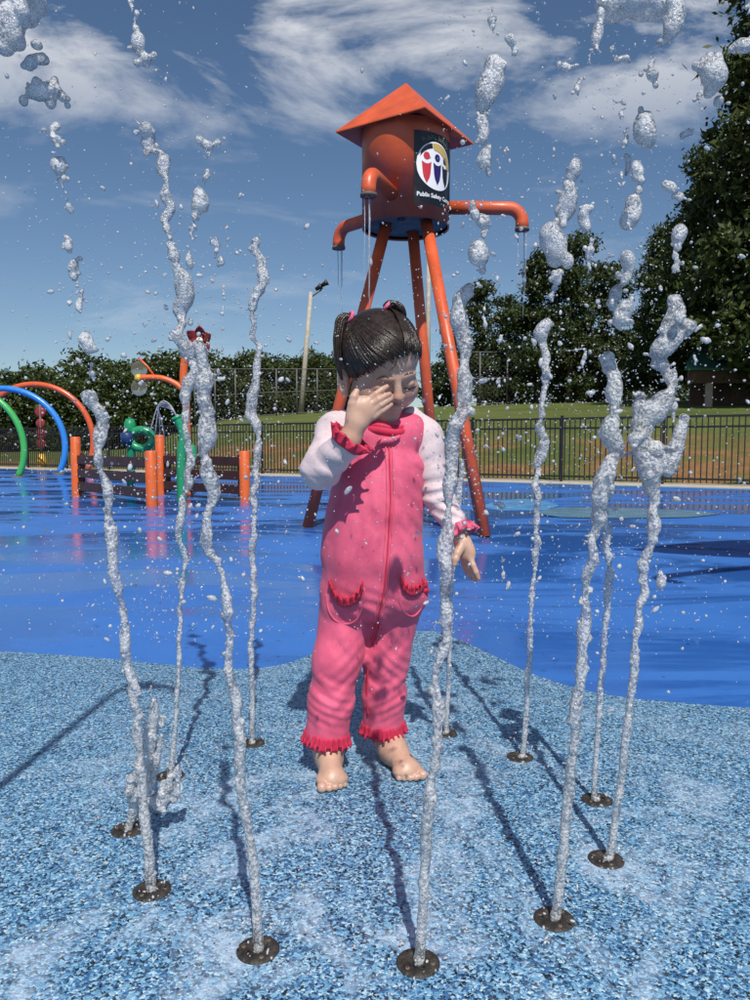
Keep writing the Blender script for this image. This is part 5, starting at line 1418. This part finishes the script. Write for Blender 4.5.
def pigtail(pts, rad, seed):
    m = MB(); sp_ = spline(pts, 6); n = len(sp_)
    for k in range(16):
        a = k * 2.4; q = (k / 16) ** 0.5
        o_ = np.array([math.cos(a), math.sin(a) * 0.8, 0.3 * math.sin(a * 2)]) * q
        m.tube([p + o_ * np.interp(i / (n - 1), np.linspace(0, 1, len(rad)), rad) * (1 + 0.12 * vnoise(i * 0.6, k + seed)) for i, p in enumerate(sp_)],
               [max(0.0012, 0.42 * np.interp(i / (n - 1), np.linspace(0, 1, len(rad)), rad)) for i in range(n)], 7)
    return m.build('pigtail', M_HAIR, GIRL)
tl, tr_ = LW(*on_e(TIE_L, 1.01)), LW(*on_e(TIE_R, 1.01))
pl, pr = proj(tl), proj(tr_)
Yl, Yr = tl[1], tr_[1]
pigtail([tl, P(347, 315, Yl - 0.005), P(340.5, 321, Yl - 0.01), P(337.5, 340, Yl - 0.015), P(338, 362, Yl - 0.01), P(342, 380, Yl)], [0.005, 0.0075, 0.0080, 0.0075, 0.006, 0.002], 1)
pigtail([tr_, P(388, 307, Yr), P(394, 303.5, Yr), P(400.5, 310, Yr), P(404, 323, Yr + 0.02), P(405, 340, Yr + 0.03)], [0.007, 0.0098, 0.0100, 0.008, 0.005, 0.002], 4)
M_TIE = paint('pink_hair_tie', (0.70, 0.13, 0.25, 1), 0.6, 0.3, 300, 0.3, 400)
for p_, d_ in ((tl, P(347, 315, Yl - 0.005) - tl), (tr_, P(388, 307, Yr) - tr_)):
    d_ = d_ / np.linalg.norm(d_); u = np.cross(d_, (0.2, 0.9, 0.3)); u /= np.linalg.norm(u); w = np.cross(d_, u)
    MB().tube([p_ + d_ * 0.004 + (u * math.cos(a) + w * math.sin(a)) * 0.0095 for a in np.linspace(0, 6.283, 16, endpoint=False)], 0.0042, 8, closed=True).build('hair_tie', M_TIE, GIRL)
# wisps, brows and lashes laid on the face
def on_face(path, rad, name, mat, lift=0.0006):
    pts = [B.hit(x, y, 1.40, 1.7) for x, y in path]; pts = [p + np.array([0, -lift, 0]) for p in pts if p is not None]
    if len(pts) > 2:
        sp_ = spline(pts, 6); n = len(sp_)
        MB().tube(sp_, [rad * (0.35 + 0.65 * math.sin(math.pi * min(1, (i + 1) / n))) for i in range(n)], 6).build(name, mat, hair if name == 'wisp' else GIRL)
def face_px(x, y, z): return proj(LW(x, y, z))
M_BROW = paint('brow_hair', (0.06, 0.032, 0.02, 1), 0.7, 0.2, 30, 0)
for s in (-1, 1):
    on_face([face_px(s * a, 0.08, z) for a, z in ((0.016, 0.0060), (0.024, 0.0095), (0.034, 0.0090), (0.043, 0.0040))], 0.0013, 'eyebrow', M_BROW, 0.0002)
    if s > 0: on_face([face_px(s * a, 0.083, z) for a, z in ((0.016, -0.0195), (0.022, -0.0225), (0.029, -0.0238), (0.037, -0.0220), (0.043, -0.0185))], 0.0015, 'eyelashes', M_HAIR, 0.0008)
fx = lambda l: [face_px(*q) for q in l]
on_face(fx([(-0.004, 0.085, 0.050), (-0.006, 0.085, 0.038), (-0.011, 0.085, 0.028), (-0.018, 0.082, 0.020)]), 0.0007, 'wisp', M_HAIR, 0.001)
